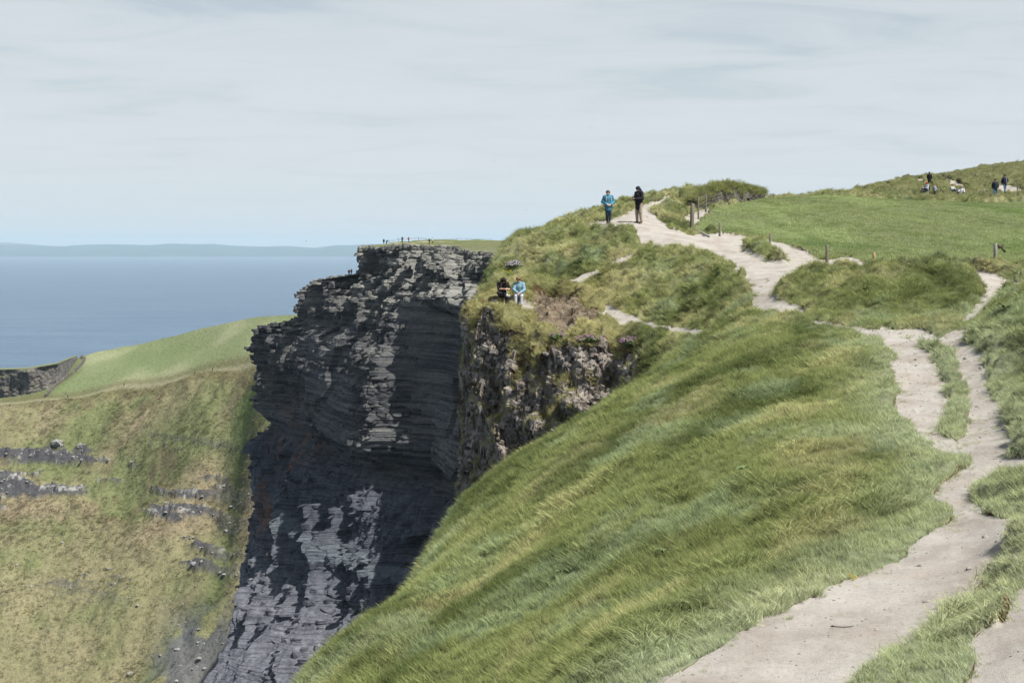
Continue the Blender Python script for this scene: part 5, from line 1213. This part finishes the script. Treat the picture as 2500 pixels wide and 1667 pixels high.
def rosette(label, px, py, size, n, seed):
    q = pick_on(['ground'], px, py)
    if not q: return
    r = np.random.default_rng(seed); root = empty('leafy_plant', q); tag(root, label, 'plant')
    for i in range(n):
        a = 6.28*i/n+r.uniform(-.3, .3); ln = size*r.uniform(.7, 1.2); wd_ = ln*.28; up0 = r.uniform(.5, 1.2); V, Fc = [], []
        d = vec(math.cos(a), math.sin(a), 0); s_ = vec(-d[1], d[0], 0)
        for k_ in range(6):
            t = k_/5; c = d*ln*t*.8+vec(0, 0, .05+ln*(up0*t-.75*up0*t*t)); w_ = wd_*math.sin(math.pi*min(1, .12+t*.88))*.5
            V += [c-s_*w_+vec(0, 0, w_*.3), c, c+s_*w_+vec(0, 0, w_*.3)]
        for k_ in range(5):
            b_ = k_*3; Fc += [(b_, b_+1, b_+4, b_+3), (b_+1, b_+2, b_+5, b_+4)]
        add_obj('leaf', mesh_np('leaf', np.array(V), np.array(Fc)), dockm, root)
rosette('pale broad-leaved plant standing out on the green slope', 1812, 1160, .24, 13, 1)
rosette('small broad-leaved plant on the lower green slope', 1372, 1408, .15, 8, 2); rosette('narrow-leaved plant lower on the green slope near the long verge grass', 1618, 1358, .16, 7, 3)
rosette('leafy plant on the grassy bank above the right-hand track', 2452, 760, .3, 9, 4); rosette('leafy plant on the big bank left of the right-hand track', 2118, 710, .26, 8, 5)

# ------------------------------------------------------------------ birds
gull_w = plain('gull_white', lin(232,232,230), .7, .05, 10); bird_d = plain('seabird_dark', lin(74,80,96), .8, .1, 10)
def bird(label, px, py, Y, span, mat, bank, head, group=None):
    o = empty('seabird', at(px, py, Y)); tag(o, label, 'bird', group); o.rotation_euler = (bank*.4, bank, head)
    add_obj('body', tmesh('body', [tube([(0, -.20, 0), (0, -.15, .01), (0, -.02, 0), (0, .14, 0), (0, .26, .01)], [.012, .035, .055, .035, .012], 8)]), mat, o)
    for s_ in (-1, 1):
        V, Fc = [], []
        for t, ch, z, sw in ((0, .15, 0, 0), (.3, .14, .07, -.03), (.62, .11, .09, .01), (.85, .07, .05, .07), (1, .015, .01, .15)):
            x = s_*t*span/2; V += [(x, sw-ch/2, z), (x, sw+ch/2, z-.005), (x, sw, z+.012)]
        for k_ in range(4):
            b_ = k_*3; Fc += [(b_, b_+2, b_+5, b_+3), (b_+2, b_+1, b_+4, b_+5), (b_+1, b_, b_+3, b_+4)]
        add_obj('wing', mesh_np('wing', np.array(V), np.array(Fc)), mat, o)
bird('white gull with spread wings gliding before the dark lower cliff', 1137, 1228, 150, 1.15, gull_w, R(28), R(40))
bird('white gull low against the shaded cliff, left of the crag', 1142, 1054, 230, 1.1, gull_w, R(10), R(70))
bird('white gull over the tawny slope at the lower left', 412, 1430, 420, 1.3, gull_w, R(-20), R(30))
bird('dark seabird just above the far hills, midway to the headland', 748, 589, 420, .9, bird_d, R(25), R(60))
bird('dark seabird low over the hills left of the headland corner', 575, 609, 420, .9, bird_d, R(-20), R(20))
for px, py, lab in [(197,328,'leftmost tiny dark seabird in the open sky'), (490,388,'second tiny dark seabird from the left in the open sky'), (868,267,'tiny dark seabird high above the headland corner'),
  (1016,549,'tiny dark seabird barely above the people on the headland'), (1205,393,'left-hand of two tiny seabirds above the shoulder of the near hill'), (1248,423,'right-hand of two tiny seabirds above the shoulder of the near hill'),
  (1283,513,'lowest tiny dark seabird, beside the shoulder of the near hill'), (1400,353,'tiny dark seabird above and left of the person in teal'), (1441,311,'lower of two tiny seabirds straight above the person in teal'),
  (1450,294,'upper of two tiny seabirds straight above the person in teal'), (1630,98,'topmost tiny dark seabird near the upper edge of the sky'), (1823,377,'tiny dark seabird low above the green field'), (2190,250,'rightmost tiny dark seabird, above the far right hill')]:
    bird(lab, px, py, random.uniform(480, 620), .95, bird_d, random.uniform(-.6, .6), random.uniform(0, 3), 'seabirds in the open sky')
